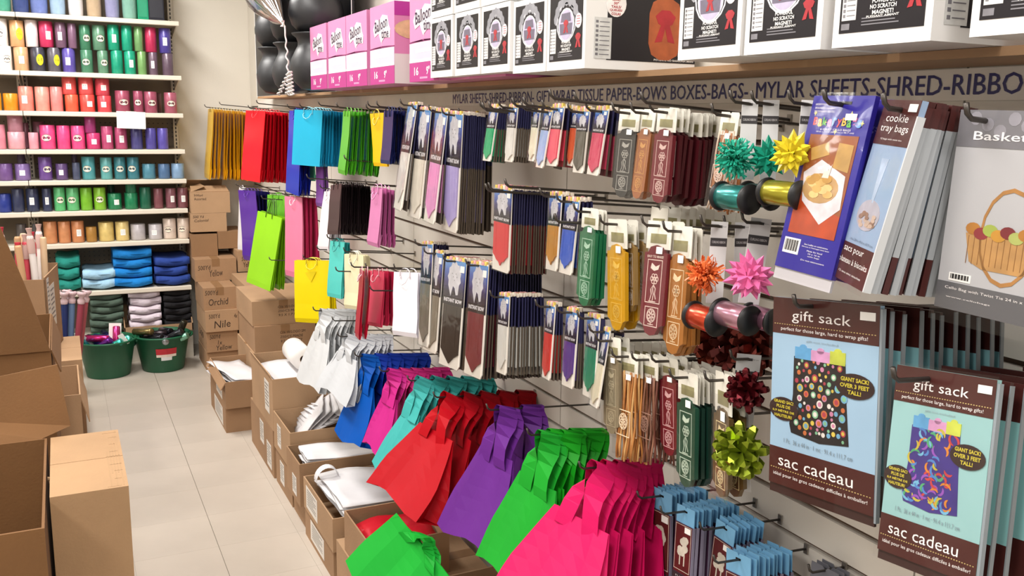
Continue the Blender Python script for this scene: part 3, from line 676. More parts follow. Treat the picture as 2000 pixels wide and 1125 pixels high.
ship_label(t, T(W_/2 + .0006, -.03, .24) @ RIGHTF, .14, .22); ship_label(t, T(W_/2 + .0006, -.14, .30) @ RIGHTF, .06, .2)
RC = [('b89a72', 'tan paper', 0), ('c8b8a8', 'clear wrapped', 1), ('b8a08c', 'tan patterned', 1), ('b8906a', 'kraft', 0), ('d8d0cc', 'white', 1), ('c8bab0', 'pale', 1), ('a88460', 'kraft paper', 0), ('cc4a58', 'red and white', 1), ('b8b0a8', 'clear', 1), ('c0a484', 'tan', 0), ('b03040', 'dark red', 1), ('caa98a', 'pale kraft', 0), ('9aa0a0', 'grey', 1), ('e0d8d2', 'cream', 1)]
for k, (c_, n_, cap) in enumerate(RC):
    ux_ = -.085 + (k % 5) * .042 + rnd.uniform(-.006, .006); uy_ = -.17 + (k // 5) * .14 + rnd.uniform(-.02, .02)
    Lk = .50 + rnd.uniform(0, .10) + (.03 if cap else 0)
    m = m3 @ T(ux_, uy_, .012) @ Matrix.Rotation(rnd.uniform(-.10, .02), 4, 'X') @ Matrix.Rotation(rnd.uniform(-.12, .04), 4, 'Y')
    o = MB().lathe([(.014, 0), (.016, .01), (.016, Lk - .01), (.012, Lk)], 12).build('wrapping_roll', M(c_, 'paper'), None, m, True)
    tag(o, f'{n_} wrapping roll sticking out of the tall labelled box', 'wrapping roll', 'rolls in the tall box')
    if cap:
        MB().lathe([(.018, -.09), (.019, -.03), (.010, .012), (.016, .035)], 10, closed=False).build('film_twist', M(('d8c8c4', 'c8a8a0', 'c23a4c')[k % 3], 'gloss'), o, T(0, 0, Lk), True)
RC = [('4a5a80', 'slate blue', -1.330, 5.70), ('24305e', 'navy', -1.310, 5.68), ('5a7090', 'grey blue', -1.292, 5.70), ('8a3a48', 'dull red', -1.274, 5.68), ('3a4a70', 'denim blue', -1.320, 5.75), ('a05058', 'rose red', -1.266, 5.74), ('303c66', 'dark blue', -1.300, 5.76)]
for k, (c_, n_, xx, yy) in enumerate(RC):
    m = T(xx, yy, 0) @ Matrix.Rotation((.02, .05, .09, .14, .0, .17, .06)[k], 4, 'Y')
    o = MB().lathe([(.015, 0), (.017, .01), (.017, .57), (.013, .58)], 12).build('wrapping_roll', M(c_, 'gloss'), None, m, True)
    tag(o, f'{n_} wrapping roll standing on the floor left of the green tubs', 'wrapping roll', 'rolls beside the tubs')
    MB().lathe([(.019, -.02), (.022, .0), (.012, .016), (.024, .03), (.028, .045), (.014, .05)], 9, closed=False).build('film_twist', M('c8aeb2', 'gloss'), o, T(0, 0, .585), True)

# ================================================================ things on the ledge
# black cauldrons in front of a black display panel
POT = M('2c2d30', 'plastic')
pp = MB().box(-.11, -.10, 3.85, 5.94, 1.751, 2.6).build('backdrop_board', M('15151a', 'gloss'))
tag(pp, 'black backdrop board standing on the ledge behind the cauldrons', 'panel')
MB().frame(-2.09 / 2, 2.09 / 2, -.4245, .4245, .005, 0, .002).build('board_edge', WHITE, pp, T(-.1105, 4.895, 2.1755) @ WALLF)
def cauldron(x, y, z, r, h, label):
    pf = [(.30, 0), (.62, .03), (.88, .16), (.99, .32), (1.0, .42), (.94, .56), (.80, .70), (.71, .78), (.70, .84), (.76, .92), (.90, .97), (.93, 1.0), (.86, 1.0), (.68, .93), (.64, .84), (.6, .8)]
    o = MB().lathe([(a * r, b * h) for a, b in pf], 32, closed=False).build('cauldron', POT, None, T(x, y, z), True)
    tag(o, label, 'cauldron', 'black cauldrons on the ledge')
    MB().lathe([(.01, 0), (.31 * r, 0), (.31 * r, .004), (.01, .004)], 20).build('cauldron_base', POT, o)
    for s in (-1, 1):
        MB().tube([(0, s * .82 * r, .68 * h), (0, s * 1.02 * r, .72 * h), (0, s * 1.02 * r, .82 * h), (0, s * .88 * r, .94 * h)], .006, 6).build('cauldron_handle', POT, o, None, True)
def cz(px, py, X): return atx(px, py, X)
CA = [(519, -.29, .155), (551, -.29, .155), (593, -.30, .17)]
for k, (pxc, xx, rr) in enumerate(CA):
    c = atx(pxc, 120, xx); q = ['farthest', 'second farthest', 'third', 'nearest'][k]
    h = .225 if k < 2 else .235
    r_ = .085 if k < 2 else .10
    r_ = r_ * (1.25 if k < 2 else 1.15)
    cauldron(xx + .06, c.y, 1.7505, r_, h, f'black plastic cauldron, {q} in the lower row on the ledge')
    cauldron(xx + .06, c.y + .01, 1.7505 + h * .985, r_, h, f'black plastic cauldron, {q} in the upper row on the ledge')
# foil balloon with curled ribbon
c = atx(512, -8, -.40)
bl = empty('foil_balloon', c); tag(bl, 'silver foil balloon with curled ribbon in front of the cauldrons', 'balloon')
A_ = atx(553, 46, -.40); B_ = atx(486, -62, -.40); ax_ = (B_ - A_).normalized(); e1 = ax_.cross(Vector((1, 0, 0))).normalized(); e2 = ax_.cross(e1)
LB = (B_ - A_).length; vs = []; nu = 48
for f_, r_ in ((0, .006), (.06, .016), (.14, .034), (.25, .056), (.38, .078), (.55, .100), (.75, .118), (1.0, .126), (1.3, .112), (1.5, .07), (1.58, .01)):
    for i in range(nu):
        th = 2 * math.pi * i / nu; q = r_ * (1 + .16 * math.cos(12 * th + 2 * f_) * max(0, 1 - f_ * .75) + .05 * math.sin(5 * th + 9 * f_))
        vs.append(A_ + ax_ * (LB * f_) + e1 * (q * math.cos(th)) + e2 * (q * .62 * math.sin(th)) - c)
fs = [(j * nu + i, j * nu + (i + 1) % nu, (j + 1) * nu + (i + 1) % nu, (j + 1) * nu + i) for j in range(10) for i in range(nu)]
SIL = bpy.data.materials.new('silver_foil'); SIL.use_nodes = True; pb = SIL.node_tree.nodes['Principled BSDF']
pb.inputs['Base Color'].default_value = lin('d2c8c4'); pb.inputs['Metallic'].default_value = 1; pb.inputs['Roughness'].default_value = .16
MB().add(vs, fs).build('balloon_body', SIL, bl, None, True)
MB().lathe([(.008, .012), (.006, 0), (.012, -.012)], 12, closed=False).build('balloon_neck', SIL, bl, T(*(A_ - c)), True)
pth = []
for k in range(34):
    f = k / 33; P = atx(556 + 8 * f, 50 + 105 * f, -.40) - c; pth.append(P + Vector((.006 * math.sin(k * .9) * f, .012 * math.sin(k * 1.1) * f, 0)))
MB().tube(pth, .0035, 5).build('ribbon_tail', M('d8d2ce', 'satin'), bl, None, True)
for q in range(4):
    pth = []
    for k in range(40):
        f = k / 39; P = atx(566 + (q - 2) * 5 * f - 12 * (q == 0) * f, 140 + 46 * f, -.40) - c; pth.append(P + Vector((.008 * math.sin(k * 1.0 + q), .012 * math.cos(k * 1.0 + q), 0)))
    MB().tube(pth, .0035, 5).build('ribbon_curl', M('dcd6d2', 'satin'), bl, None, True)
# pink balloon tank boxes
PKL = ['farthest of the row beside the cauldrons', 'second of the row', 'third of the row', 'fourth of the row with its side showing', 'last, next to the white boxes']
PINK = M('d486b2', 'paper'); MAG = M('b23a84', 'paper'); PALE = M('e6c2d6', 'paper'); PWH = M('f6eef2', 'gloss'); LOGO = M('3a2440', 'gloss')
def pinkbox(ya, yb, k, x=-.3):
    W = ya - yb - .004; H = .247; D = .24
    m = T(x, (ya + yb) / 2, 1.7505)
    o = MB().box(0, D, -W / 2, W / 2, 0, H).build('balloon_kit_box', PINK, None, m); tag(o, f'pink balloon kit box, {PKL[k]}', 'box', 'pink balloon kit boxes on the ledge')
    F = T(-.0004, 0, 0) @ WALLF
    MB().box(-W / 2, W / 2, 0, .055, 0, .0006).build('magenta_band', MAG, o, F)
    MB().box(-W / 2, W / 2, .055, .112, 0, .0006).build('pale_band', PALE, o, F)
    MB().box(-W / 2, W / 2, .055, .063, .0006, .001).build('white_stripe', PWH, o, F)
    MB().box(-W * .28, W * .2, .082, .092, .0006, .001).build('balloon_print', PWH, o, F)
    MB().prism([(-W / 2, .111), (-.01, .113), (-.01, .118), (.004, .118), (.004, .113), (W / 2, .111), (W / 2, .1145), (-W / 2, .1145)], 0, .0012).build('lid_seam', M('8c2a6a', 'gloss'), o, F)
    lg = MB()
    lg.prism([(-.085, .175), (-.06, .205), (-.02, .20), (.01, .215), (.06, .208), (.07, .18), (.085, .165), (.08, .14), (.03, .145), (-.005, .13), (-.03, .16), (-.07, .15)], 0, .001)
    lo = lg.build('logo', PWH, o, F)
    put('logo_lettering', text_mesh('Balloon', .125, .036, LOGO, .02), lo, T(-.005, .186, .0014) @ Matrix.Rotation(.12, 4, 'Z'))
    put('logo_lettering', text_mesh('time', .07, .028, LOGO, .02), lo, T(.035, .156, .0014))
    MB().prism([(.0, .145), (.004, .145), (.002, .112 + .012)], 0, .0012).build('logo_string', PWH, o, F)
    for s, u_ in (('16', -.06), ('9"', .035)):
        put('lettering', text_mesh(s, .035 if s == '16' else .026, .024, PWH, .02), o, F @ T(u_, .030, .001))
    MB().frame(-.03, .03, .008, .013, .002, .0006, .001).build('fine_print', M('e8b0d4', 'gloss'), o, F)
    if k == 3:
        F2 = T(D / 2, -W / 2 - .0004, 0) @ FRONTF
        MB().box(-D / 2, D / 2, .205, H, 0, .0006).build('side_band', M('b03a94', 'gloss'), o, F2)
        MB().box(-D / 2, D / 2, 0, .09, 0, .0006).build('side_panel_print', M('dcd6d4', 'gloss'), o, F2)
        MB().prism(ellipse(-.05, .165, .07, .03), .0006, .001).build('side_photo', M('d8b48c', 'print'), o, F2)
for k, (a, b) in enumerate(((3.81, 3.555), (3.53, 3.29), (3.288, 3.038), (3.005, 2.757), (2.65, 2.41))): pinkbox(a, b, k, -.3 if k != 4 else -.29)
MB_ = MB().box(-.26, -.06, 2.05, 2.40, 1.7505, 1.7505 + .006)
tag(MB_.build('pink_sheet', M('d070a4', 'gloss')), 'flat pink sheet under the white bow boxes', 'sheet')
# white boxes of big car bows
WBX = M('e6e4e2', 'gloss'); BK = M('232024', 'gloss'); RED = M('a8242e', 'print'); GREY = M('8d8d94', 'print'); LAV = M('b7aec8', 'print')
BW, BH, BD = .158, .158, .27
def bowshape(s):
    return [(-.5 * s, .30 * s), (-.2 * s, .55 * s), (.2 * s, .55 * s), (.5 * s, .30 * s), (.35 * s, 0), (.22 * s, -.05 * s), (.5 * s, -.75 * s), (.15 * s, -.7 * s), (0, -.15 * s), (-.15 * s, -.7 * s), (-.5 * s, -.75 * s), (-.22 * s, -.05 * s), (-.35 * s, 0)]
_wm = {}
def wparts():
    if _wm: return _wm
    z = .0004
    _wm['front_print'] = MB().box(-.068, .068, .018, .146, 0, z).mesh('front_print', BK)
    b = MB()
    for k in range(9):
        a = math.radians(10 + k * 20); b.prism(ellipse(.002 + .043 * math.cos(a), .095 + .043 * math.sin(a), .010, .012, 8, a), z, .0008 + .0001 * (k % 2))
    _wm['bow_arch'] = b.mesh('bow_arch', GREY)
    b = MB().ring(.002, .09, .033, .004, z, .0009); b.ring(.002, .094, .040, .003, z, .0008); _wm['arch_line'] = b.mesh('arch_line', M('d4d2d8', 'print'))
    _wm['car_window'] = MB().prism(ellipse(.002, .089, .029, .030), z, .0010).mesh('car_window', LAV)
    b = MB().prism([(-.016, .112), (.018, .113), (.022, .096), (-.020, .095)], .001, .0013); b.prism([(-.024, .092), (.028, .092), (.026, .070), (-.022, .070)], .001, .0012)
    _wm['car_picture'] = b.mesh('car_picture', M('6a6274', 'print'))
    _wm['red_bow_print'] = MB().prism([(x + .002, y + .088) for x, y in bowshape(.020)], .0013, .0016).mesh('red_bow_print', RED)
    _wm['small_bow_print'] = MB().prism([(x + .052, y + .058) for x, y in bowshape(.022)], z, .001).mesh('small_bow_print', RED)
    b = MB().box(-.064, -.040, .034, .084, z, .0009); _wm['list_panel'] = b.mesh('list_panel', M('d6d4d2', 'print'))
    b = MB()
    for k in range(7):
        b.box(-.062, -.058, .038 + k * .0065, .042 + k * .0065, .0009, .0012); b.box(-.056, -.042, .0395 + k * .0065, .0405 + k * .0065, .0009, .0012)
    _wm['list_lines'] = b.mesh('list_lines', M('77757a', 'print'))
    _wm['round_badge'] = MB().prism(ellipse(.052, .094, .0125, .0145), z, .001).mesh('round_badge', M('efe6e6', 'print'))
    b = MB()
    for k in range(4): b.box(.045, .059, .087 + k * .005, .0885 + k * .005, .001, .0013)
    _wm['badge_lines'] = b.mesh('badge_lines', M('c86a72', 'print'))
    b = MB()
    for k in range(3): b.box(-.03, .03 - .006 * k, .026 + k * .004, .0275 + k * .004, z, .0008)
    b.box(-.064, -.050, .022, .030, z, .0008); _wm['fine_print'] = b.mesh('fine_print', M('7c7a80', 'print'))
    return _wm
def whitebox(y1, z, label, x=-.3, side=False, full=True):
    o = MB().box(0, BD, -BW / 2, BW / 2, 0, BH).build('bow_box', WBX, None, T(x, y1 - BW / 2, z)); tag(o, label, 'box', 'white car bow boxes on the ledge')
    F = T(-.0002, 0, 0) @ WALLF; wp = wparts(); parts = {}
    for n, me in wp.items():
        par = {'list_lines': 'list_panel', 'badge_lines': 'round_badge', 'red_bow_print': 'car_window', 'car_picture': 'car_window'}.get(n)
        parts[n] = put(n, me, parts[par] if par else o, None if par else F)
    WL = M('e4e2e0', 'print')
    for s, w_, v_ in (('POWERFUL', .036, .055), ('NO SCRATCH', .042, .048), ('MAGNET!', .034, .041)):
        put('lettering', text_mesh(s, w_, .0055, WL, .03), o, F @ T(.004, v_, .0012))
    put('lettering', text_mesh('PUISSANT AIMANT', .052, .003, WL, .02), o, F @ T(.004, .036, .0012))
    if side:
        F2 = T(BD / 2, -BW / 2 - .0003, 0) @ FRONTF
        MB().box(-BD / 2 + .05, BD / 2, .018, .158, 0, .0004).build('side_print', BK, o, F2)
        MB().prism([(u * 1 + .055, v + .085) for u, v in [(-.04, -.03), (-.032, -.052), (-.012, -.062), (.012, -.062), (.032, -.052), (.04, -.03), (.04, .03), (.032, .052), (.012, .062), (-.012, .062), (-.032, .052), (-.04, .03)]], .0004, .0008).build('orange_capsule', M('a8562e', 'print'), o, F2)
        MB().prism([(u + .055, v + .095) for u, v in bowshape(.05)], .0008, .0012).build('red_bow_print', RED, o, F2)
        MB().prism(ellipse(-.066, .128, .024, .026), .0004, .001).build('round_badge', M('ece6e4', 'print'), o, F2)
        for q, s in enumerate(('20', 'BOW/ARC/', 'MONO', '30"', 'TAILS/', 'QUEUES/', 'COLAS')):
            put('lettering', text_mesh(s, (.012, .034, .018, .012, .024, .03, .022)[q], .0052, RED, .03), o, F2 @ T(-.066, .149 - q * .0068, .0012))
        lp = MB().box(-.115, -.085 + .01, .02, .10, .0004, .0008).build('list_panel', M('c8c8c6', 'print'), o, F2)
        b = MB()
        for q in range(8): b.box(-.112, -.106, .026 + q * .009, .031 + q * .009, .0008, .0011); b.box(-.103, -.08, .0275 + q * .009, .029 + q * .009, .0008, .0011)
        b.build('list_lines', M('6c6a70', 'print'), lp)
        put('lettering', text_mesh('POWERFUL', .05, .008, WL, .03), o, F2 @ T(.115, .035, .0006))
        put('lettering', text_mesh('POTENTE NO RASGUÑA IMÁN', .10, .005, WL, .02), o, F2 @ T(.08, .0235, .0006))
    return o
YS = [2.451, 2.274, 2.105, 1.929, 1.765]
for k, y in enumerate(YS): whitebox(y, 1.7505 + (.0065 if 0 < 0 else .0062 if k < 3 else 0), f'white car bow box, {ORD[k] if k else "farthest"} along the ledge, lower row', side=(k in (2, 4)))
for k, y in enumerate((2.452, 2.28, 2.11, 1.93, 1.765)): whitebox(y, 1.7505 + BH + .008, f'white car bow box, {ORD[k] if k else "farthest"} along the ledge, upper row', side=(k == 4))
for k, y in enumerate((1.298, 1.130, .951, .740)):
    whitebox(y, 1.7505, ('white car bow box in the near group, beside the gap', 'white car bow box in the near group, second from the gap', 'white car bow box in the near group with its side showing', 'white car bow box cut by the right edge of the picture')[k], side=(k == 2))

# ================================================================ goods hanging on the slat wall
def clamp(a, lo, hi): return max(lo, min(hi, a))
def fit(tl, tr, bl, d=.27, ar=None, leanmax=.45, w=None, wr=None):
    PL = atx(tl[0], tl[1], -d)
    Pb = aty(bl[0], bl[1], PL.y)
    lean = clamp(math.atan2(PL.x - Pb.x, PL.z - Pb.z), -.10, leanmax)
    h = (PL.z - Pb.z) / math.cos(lean)
    th = 0.0
    if ar is None and w is None:
        PR = atx(tr[0], tr[1], -d); w = (PL - PR).length
    else:
        w = w or ar * h
        lo, hi = -.65, 1.05
        for _ in range(30):
            mid = (lo + hi) / 2; q = PL + Vector((w * math.sin(mid), -w * math.cos(mid), 0))
            if proj(q)[0] < tr[0]: lo = mid
            else: hi = mid
        th = (lo + hi) / 2
    PR = PL + Vector((w * math.sin(th), -w * math.cos(th), 0))
    zr = aty(tr[0], tr[1], PR.y).z
    tilt = clamp(math.atan2(zr - PL.z, w), -.12, .12)
    return dict(PL=PL, PR=PR, C=(PL + PR) / 2 + Vector((0, 0, math.sin(tilt) * w / 2)), th=th, w=w, h=h, lean=lean, tilt=tilt, d=d)
def hmat(C, th, tilt, lean):
    s, c = math.sin(th), math.cos(th)
    B = Matrix(((s, 0, -c, C[0]), (-c, 0, -s, C[1]), (0, 1, 0, C[2]), (0, 0, 0, 1)))
    return B @ Matrix.Rotation(tilt, 4, 'Z') @ Matrix.Rotation(-lean, 4, 'X')
HSL = .075
def hook(y, z, x, what, xw=0.0, r=.0026, reach=.03):
    """wire hook: wall plate, arm rising to the aisle, upturned tip; (x, z) is the point the goods hang from"""
    tip = x - reach; zz = lambda q: z - HSL * (q - x)
    p = [(xw - .004, y, zz(xw)), (tip, y, zz(tip)), (tip - .008, y, zz(tip) + .006), (tip - .012, y, zz(tip) + .018)]
    o = MB().tube(p, r, 6).build('display_hook', HOOKM, None, None, True)
    tag(o, f'dark wire hook {what}', 'hook', 'wire display hooks on the slat wall')
    MB().box(xw - .004, xw - .0005, y - .005, y + .005, zz(xw) - .010, zz(xw) + .010).build('hook_plate', M('a8a29a', 'metal'), o)
    return o
# ---------------------------------------------------------------- paper gift bags
def bag_mesh(w, h, hexc, seed=0, kind='paper'):
    r = random.Random(seed); b = MB(); lv = [0, -.35, -.7, -.93, -1.0]; t = [.0014, .0024, .0034, .0055, .002]; g = min(.045, w * .22)
    vs = []
    for k, v in enumerate(lv):
        a = t[k]; j = r.uniform(-.002, .002)
        vs += [(-w/2, v*h, a + j), (w/2, v*h, a + j), (w/2 - g * .3, v*h, 0.0 + j), (w/2, v*h, -a + j), (-w/2, v*h, -a + j), (-w/2 + g * .3, v*h, j)]
    fs = [(6*i + k, 6*i + 6 + k, 6*i + 6 + (k+1) % 6, 6*i + (k+1) % 6) for i in range(len(lv) - 1) for k in range(6)]
    fs += [(0, 1, 2, 3, 4, 5), tuple(6 * (len(lv) - 1) + k for k in range(5, -1, -1))]
    b.add(vs, fs); fl_ = min(.07, h * .22)
    b.add([(x, y, z) for x in (-w/2 + .001, w/2 - .001) for y, z in ((-h + .003, -.0025), (-h + fl_, -.0095), (-h + fl_, -.0085), (-h + .004, -.0012))], [(0, 1, 2, 3), (7, 6, 5, 4), (0, 4, 5, 1), (1, 5, 6, 2), (2, 6, 7, 3), (3, 7, 4, 0)])
    return b.mesh('gift_bag', M(hexc, kind))
def cord_mesh(w, hexc, droop, up=.013):
    a = min(.032, w * .2)
    if droop: a *= .8; p = [(-a, -.014, .004), (-a * 1.02, -.022, .010), (-a * .75, -.034, .013), (0, -.041, .014), (a * .75, -.034, .013), (a * 1.02, -.022, .010), (a, -.014, .004)]
    else: p = [(-a, -.020, .003), (-a * .95, .004, .004), (-a * .55, up * .85, .003), (0, up, .002), (a * .55, up * .85, .003), (a * .95, .004, .004), (a, -.020, .003)]
    return MB().tube(p, .0019, 5).mesh('handle', M(hexc, 'satin'), True)
GBAG = 'paper gift bags on the slat wall'
def bag_stack(cn, hexc, place, tl, tr, bl, tail=None, d=.27, ar=.72, n=None, sp=.014, cord=None, droop=True, leanend=None, dark=None, kind='gloss', mk_hook=True, up=.013):
    f = fit(tl, tr, bl, d, ar)
    depth = (aty(tail[0], tail[1], f['PR'].y).x - f['PR'].x) if tail else .02
    depth = clamp(depth, .004, d - .02)
    n = n or max(2, int(depth / sp)); me = bag_mesh(f['w'], f['h'], hexc, int(tl[0]), kind); cord = cord or hexc
    cm = cord_mesh(f['w'], cord, droop); cu = cord_mesh(f['w'], cord, False, up)
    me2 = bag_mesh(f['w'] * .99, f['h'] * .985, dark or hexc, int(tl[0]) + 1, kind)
    r = random.Random(int(tl[0])); le = f['lean'] * .25 if leanend is None else leanend
    for k in range(n):
        q = k / max(1, n - 1) if n > 1 else 0
        C = f['C'] + Vector((depth * q, r.uniform(-.004, .004) * (k > 0), -HSL * depth * q + r.uniform(-.003, .003) * (k > 0)))
        lean = f['lean'] + (le - f['lean']) * q + (r.uniform(-.022, .022) if k else 0)
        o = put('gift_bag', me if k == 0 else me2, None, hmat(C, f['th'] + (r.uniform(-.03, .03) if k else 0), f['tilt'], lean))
        if k == 0: tag(o, f'{cn} paper gift bag, frontmost {place}', 'gift bag', GBAG)
        else: tag(o, f'{cn} gift bag behind the frontmost {place}', 'gift bag', GBAG)
        put('handle', cm if k == 0 else cu, o); 
        if k == 0: put('handle', cu, o)
        MB_h = None
    if mk_hook:
        hk = hook(f['C'].y, f['C'].z + up - .003, f['C'].x, f'for the {cn} bags {place}')
    return f
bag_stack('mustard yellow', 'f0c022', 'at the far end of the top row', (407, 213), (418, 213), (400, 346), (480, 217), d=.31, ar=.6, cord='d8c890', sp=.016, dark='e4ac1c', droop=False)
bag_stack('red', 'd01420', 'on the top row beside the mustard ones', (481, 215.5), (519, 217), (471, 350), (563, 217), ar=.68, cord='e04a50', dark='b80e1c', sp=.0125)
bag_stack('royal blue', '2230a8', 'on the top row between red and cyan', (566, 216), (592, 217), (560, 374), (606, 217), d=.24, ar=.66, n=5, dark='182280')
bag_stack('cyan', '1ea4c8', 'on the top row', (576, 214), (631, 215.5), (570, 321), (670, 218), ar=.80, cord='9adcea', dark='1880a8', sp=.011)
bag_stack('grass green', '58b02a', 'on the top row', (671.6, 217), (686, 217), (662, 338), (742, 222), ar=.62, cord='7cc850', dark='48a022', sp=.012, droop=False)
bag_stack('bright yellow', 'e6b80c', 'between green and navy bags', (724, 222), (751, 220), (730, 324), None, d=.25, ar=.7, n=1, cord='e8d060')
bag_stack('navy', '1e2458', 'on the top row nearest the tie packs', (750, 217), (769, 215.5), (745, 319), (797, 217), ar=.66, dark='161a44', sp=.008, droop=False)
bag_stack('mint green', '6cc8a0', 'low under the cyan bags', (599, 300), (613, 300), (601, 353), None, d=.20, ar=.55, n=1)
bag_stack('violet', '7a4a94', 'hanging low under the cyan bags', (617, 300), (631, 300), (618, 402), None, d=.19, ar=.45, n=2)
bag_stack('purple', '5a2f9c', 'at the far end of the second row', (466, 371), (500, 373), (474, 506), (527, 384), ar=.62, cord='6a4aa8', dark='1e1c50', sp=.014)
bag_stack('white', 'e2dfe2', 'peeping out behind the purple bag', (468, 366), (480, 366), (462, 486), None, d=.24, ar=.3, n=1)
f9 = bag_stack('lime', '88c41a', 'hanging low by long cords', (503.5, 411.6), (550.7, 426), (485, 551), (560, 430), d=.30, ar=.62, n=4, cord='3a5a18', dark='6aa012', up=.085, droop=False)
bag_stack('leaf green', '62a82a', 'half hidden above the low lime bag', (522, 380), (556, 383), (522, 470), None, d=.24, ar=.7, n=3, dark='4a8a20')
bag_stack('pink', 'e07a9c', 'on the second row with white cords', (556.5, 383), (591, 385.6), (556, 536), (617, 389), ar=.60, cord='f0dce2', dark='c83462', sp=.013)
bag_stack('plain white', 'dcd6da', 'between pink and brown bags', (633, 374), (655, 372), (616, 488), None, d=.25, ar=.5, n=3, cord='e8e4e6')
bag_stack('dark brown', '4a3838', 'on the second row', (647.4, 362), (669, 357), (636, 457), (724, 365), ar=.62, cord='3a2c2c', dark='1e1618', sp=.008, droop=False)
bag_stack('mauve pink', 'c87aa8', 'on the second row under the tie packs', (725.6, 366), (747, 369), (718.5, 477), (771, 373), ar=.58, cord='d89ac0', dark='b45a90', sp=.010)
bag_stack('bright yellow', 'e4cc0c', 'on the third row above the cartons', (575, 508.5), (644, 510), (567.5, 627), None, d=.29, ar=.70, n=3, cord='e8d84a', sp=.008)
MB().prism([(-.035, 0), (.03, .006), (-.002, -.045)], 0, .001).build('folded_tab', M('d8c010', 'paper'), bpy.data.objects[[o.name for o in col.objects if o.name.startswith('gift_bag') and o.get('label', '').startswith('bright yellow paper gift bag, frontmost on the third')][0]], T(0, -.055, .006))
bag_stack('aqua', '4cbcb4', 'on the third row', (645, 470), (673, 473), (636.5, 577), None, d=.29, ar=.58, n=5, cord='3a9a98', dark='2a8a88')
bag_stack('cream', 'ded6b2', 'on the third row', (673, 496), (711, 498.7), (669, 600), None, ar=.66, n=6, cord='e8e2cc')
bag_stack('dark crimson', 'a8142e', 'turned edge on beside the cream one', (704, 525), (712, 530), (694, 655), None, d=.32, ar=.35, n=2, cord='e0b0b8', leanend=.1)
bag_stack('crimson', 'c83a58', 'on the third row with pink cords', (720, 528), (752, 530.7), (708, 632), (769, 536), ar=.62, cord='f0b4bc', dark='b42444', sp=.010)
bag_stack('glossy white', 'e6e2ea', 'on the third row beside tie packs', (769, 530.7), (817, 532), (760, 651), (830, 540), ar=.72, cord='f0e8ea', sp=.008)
# bare hooks and cords showing between the bags
for i, (hx, hy, dd, wh) in enumerate([(432, 200, .30, 'standing empty at the far end of the top row'), (505, 197, .30, 'standing empty above the red bags'), (627, 199, .30, 'standing empty above the cyan bags'), (724, 200, .30, 'standing empty above the green bags'),
        (678, 305, .30, 'crossing in front of the green bags'), (604, 342, .30, 'crossing below the cyan bags'), (624, 481, .31, 'above the aqua bag'), (661, 523, .31, 'crossing in front of the cream bag'), (729, 560, .31, 'crossing in front of the crimson bags'),
        (530, 503, .31, 'crossing in front of the lime bag'), (654, 620, .30, 'upper one above the white carrier bags'), (632, 640, .30, 'lower one above the white carrier bags'), (675, 680, .31, 'crossing in front of the white carrier bags')]):
    P = atx(hx, hy, -dd); hook(P.y, P.z - .016, -dd + .03, wh)

# ---------------------------------------------------------------- instant bow packs (tie shaped)
def header_mat():
    if 'hdr' in _mats: return _mats['hdr']
    m = bpy.data.materials.new('header_print'); m.use_nodes = True; nt = m.node_tree; b = nt.nodes['Principled BSDF']
    tc = nt.nodes.new('ShaderNodeTexCoord'); sp = nt.nodes.new('ShaderNodeSeparateXYZ'); rp = nt.nodes.new('ShaderNodeValToRGB')
    nt.links.new(tc.outputs['Generated'], sp.inputs[0]); nt.links.new(sp.outputs[1], rp.inputs[0])
    e = rp.color_ramp.elements; e[0].position = 0; e[0].color = lin('1b1424'); e[1].position = 1; e[1].color = lin('5c94cc')
    for p, c in ((.30, '1a1430'), (.52, '2c2868'), (.78, '3c5eaa')): q = e.new(p); q.color = lin(c)
    nt.links.new(rp.outputs[0], b.inputs['Base Color']); b.inputs['Roughness'].default_value = .25
    _mats['hdr'] = m; return m
HDR = header_mat()
_rs = random.Random(5)
BLOB = [(a, (.5 + .035 * ((k % 2) * 2 - 1)) ) for k, a in enumerate([2 * math.pi * q / 22 for q in range(22)])]
def bow_outline(w, top, bot):
    cy = (top + bot) / 2 + (top - bot) * .10; hy = (top - bot) * .44; out = []
    for a, r in BLOB:
        x = w * .31 * math.cos(a) * (r * 2); y = cy + hy * math.sin(a) * (r * 2)
        if math.sin(a) < -.75: y -= hy * .35 * (1 if abs(math.cos(a)) > .25 else -.9)
        out.append((x, y))
    return out
GBOW = 'instant bow packs on the slat wall'
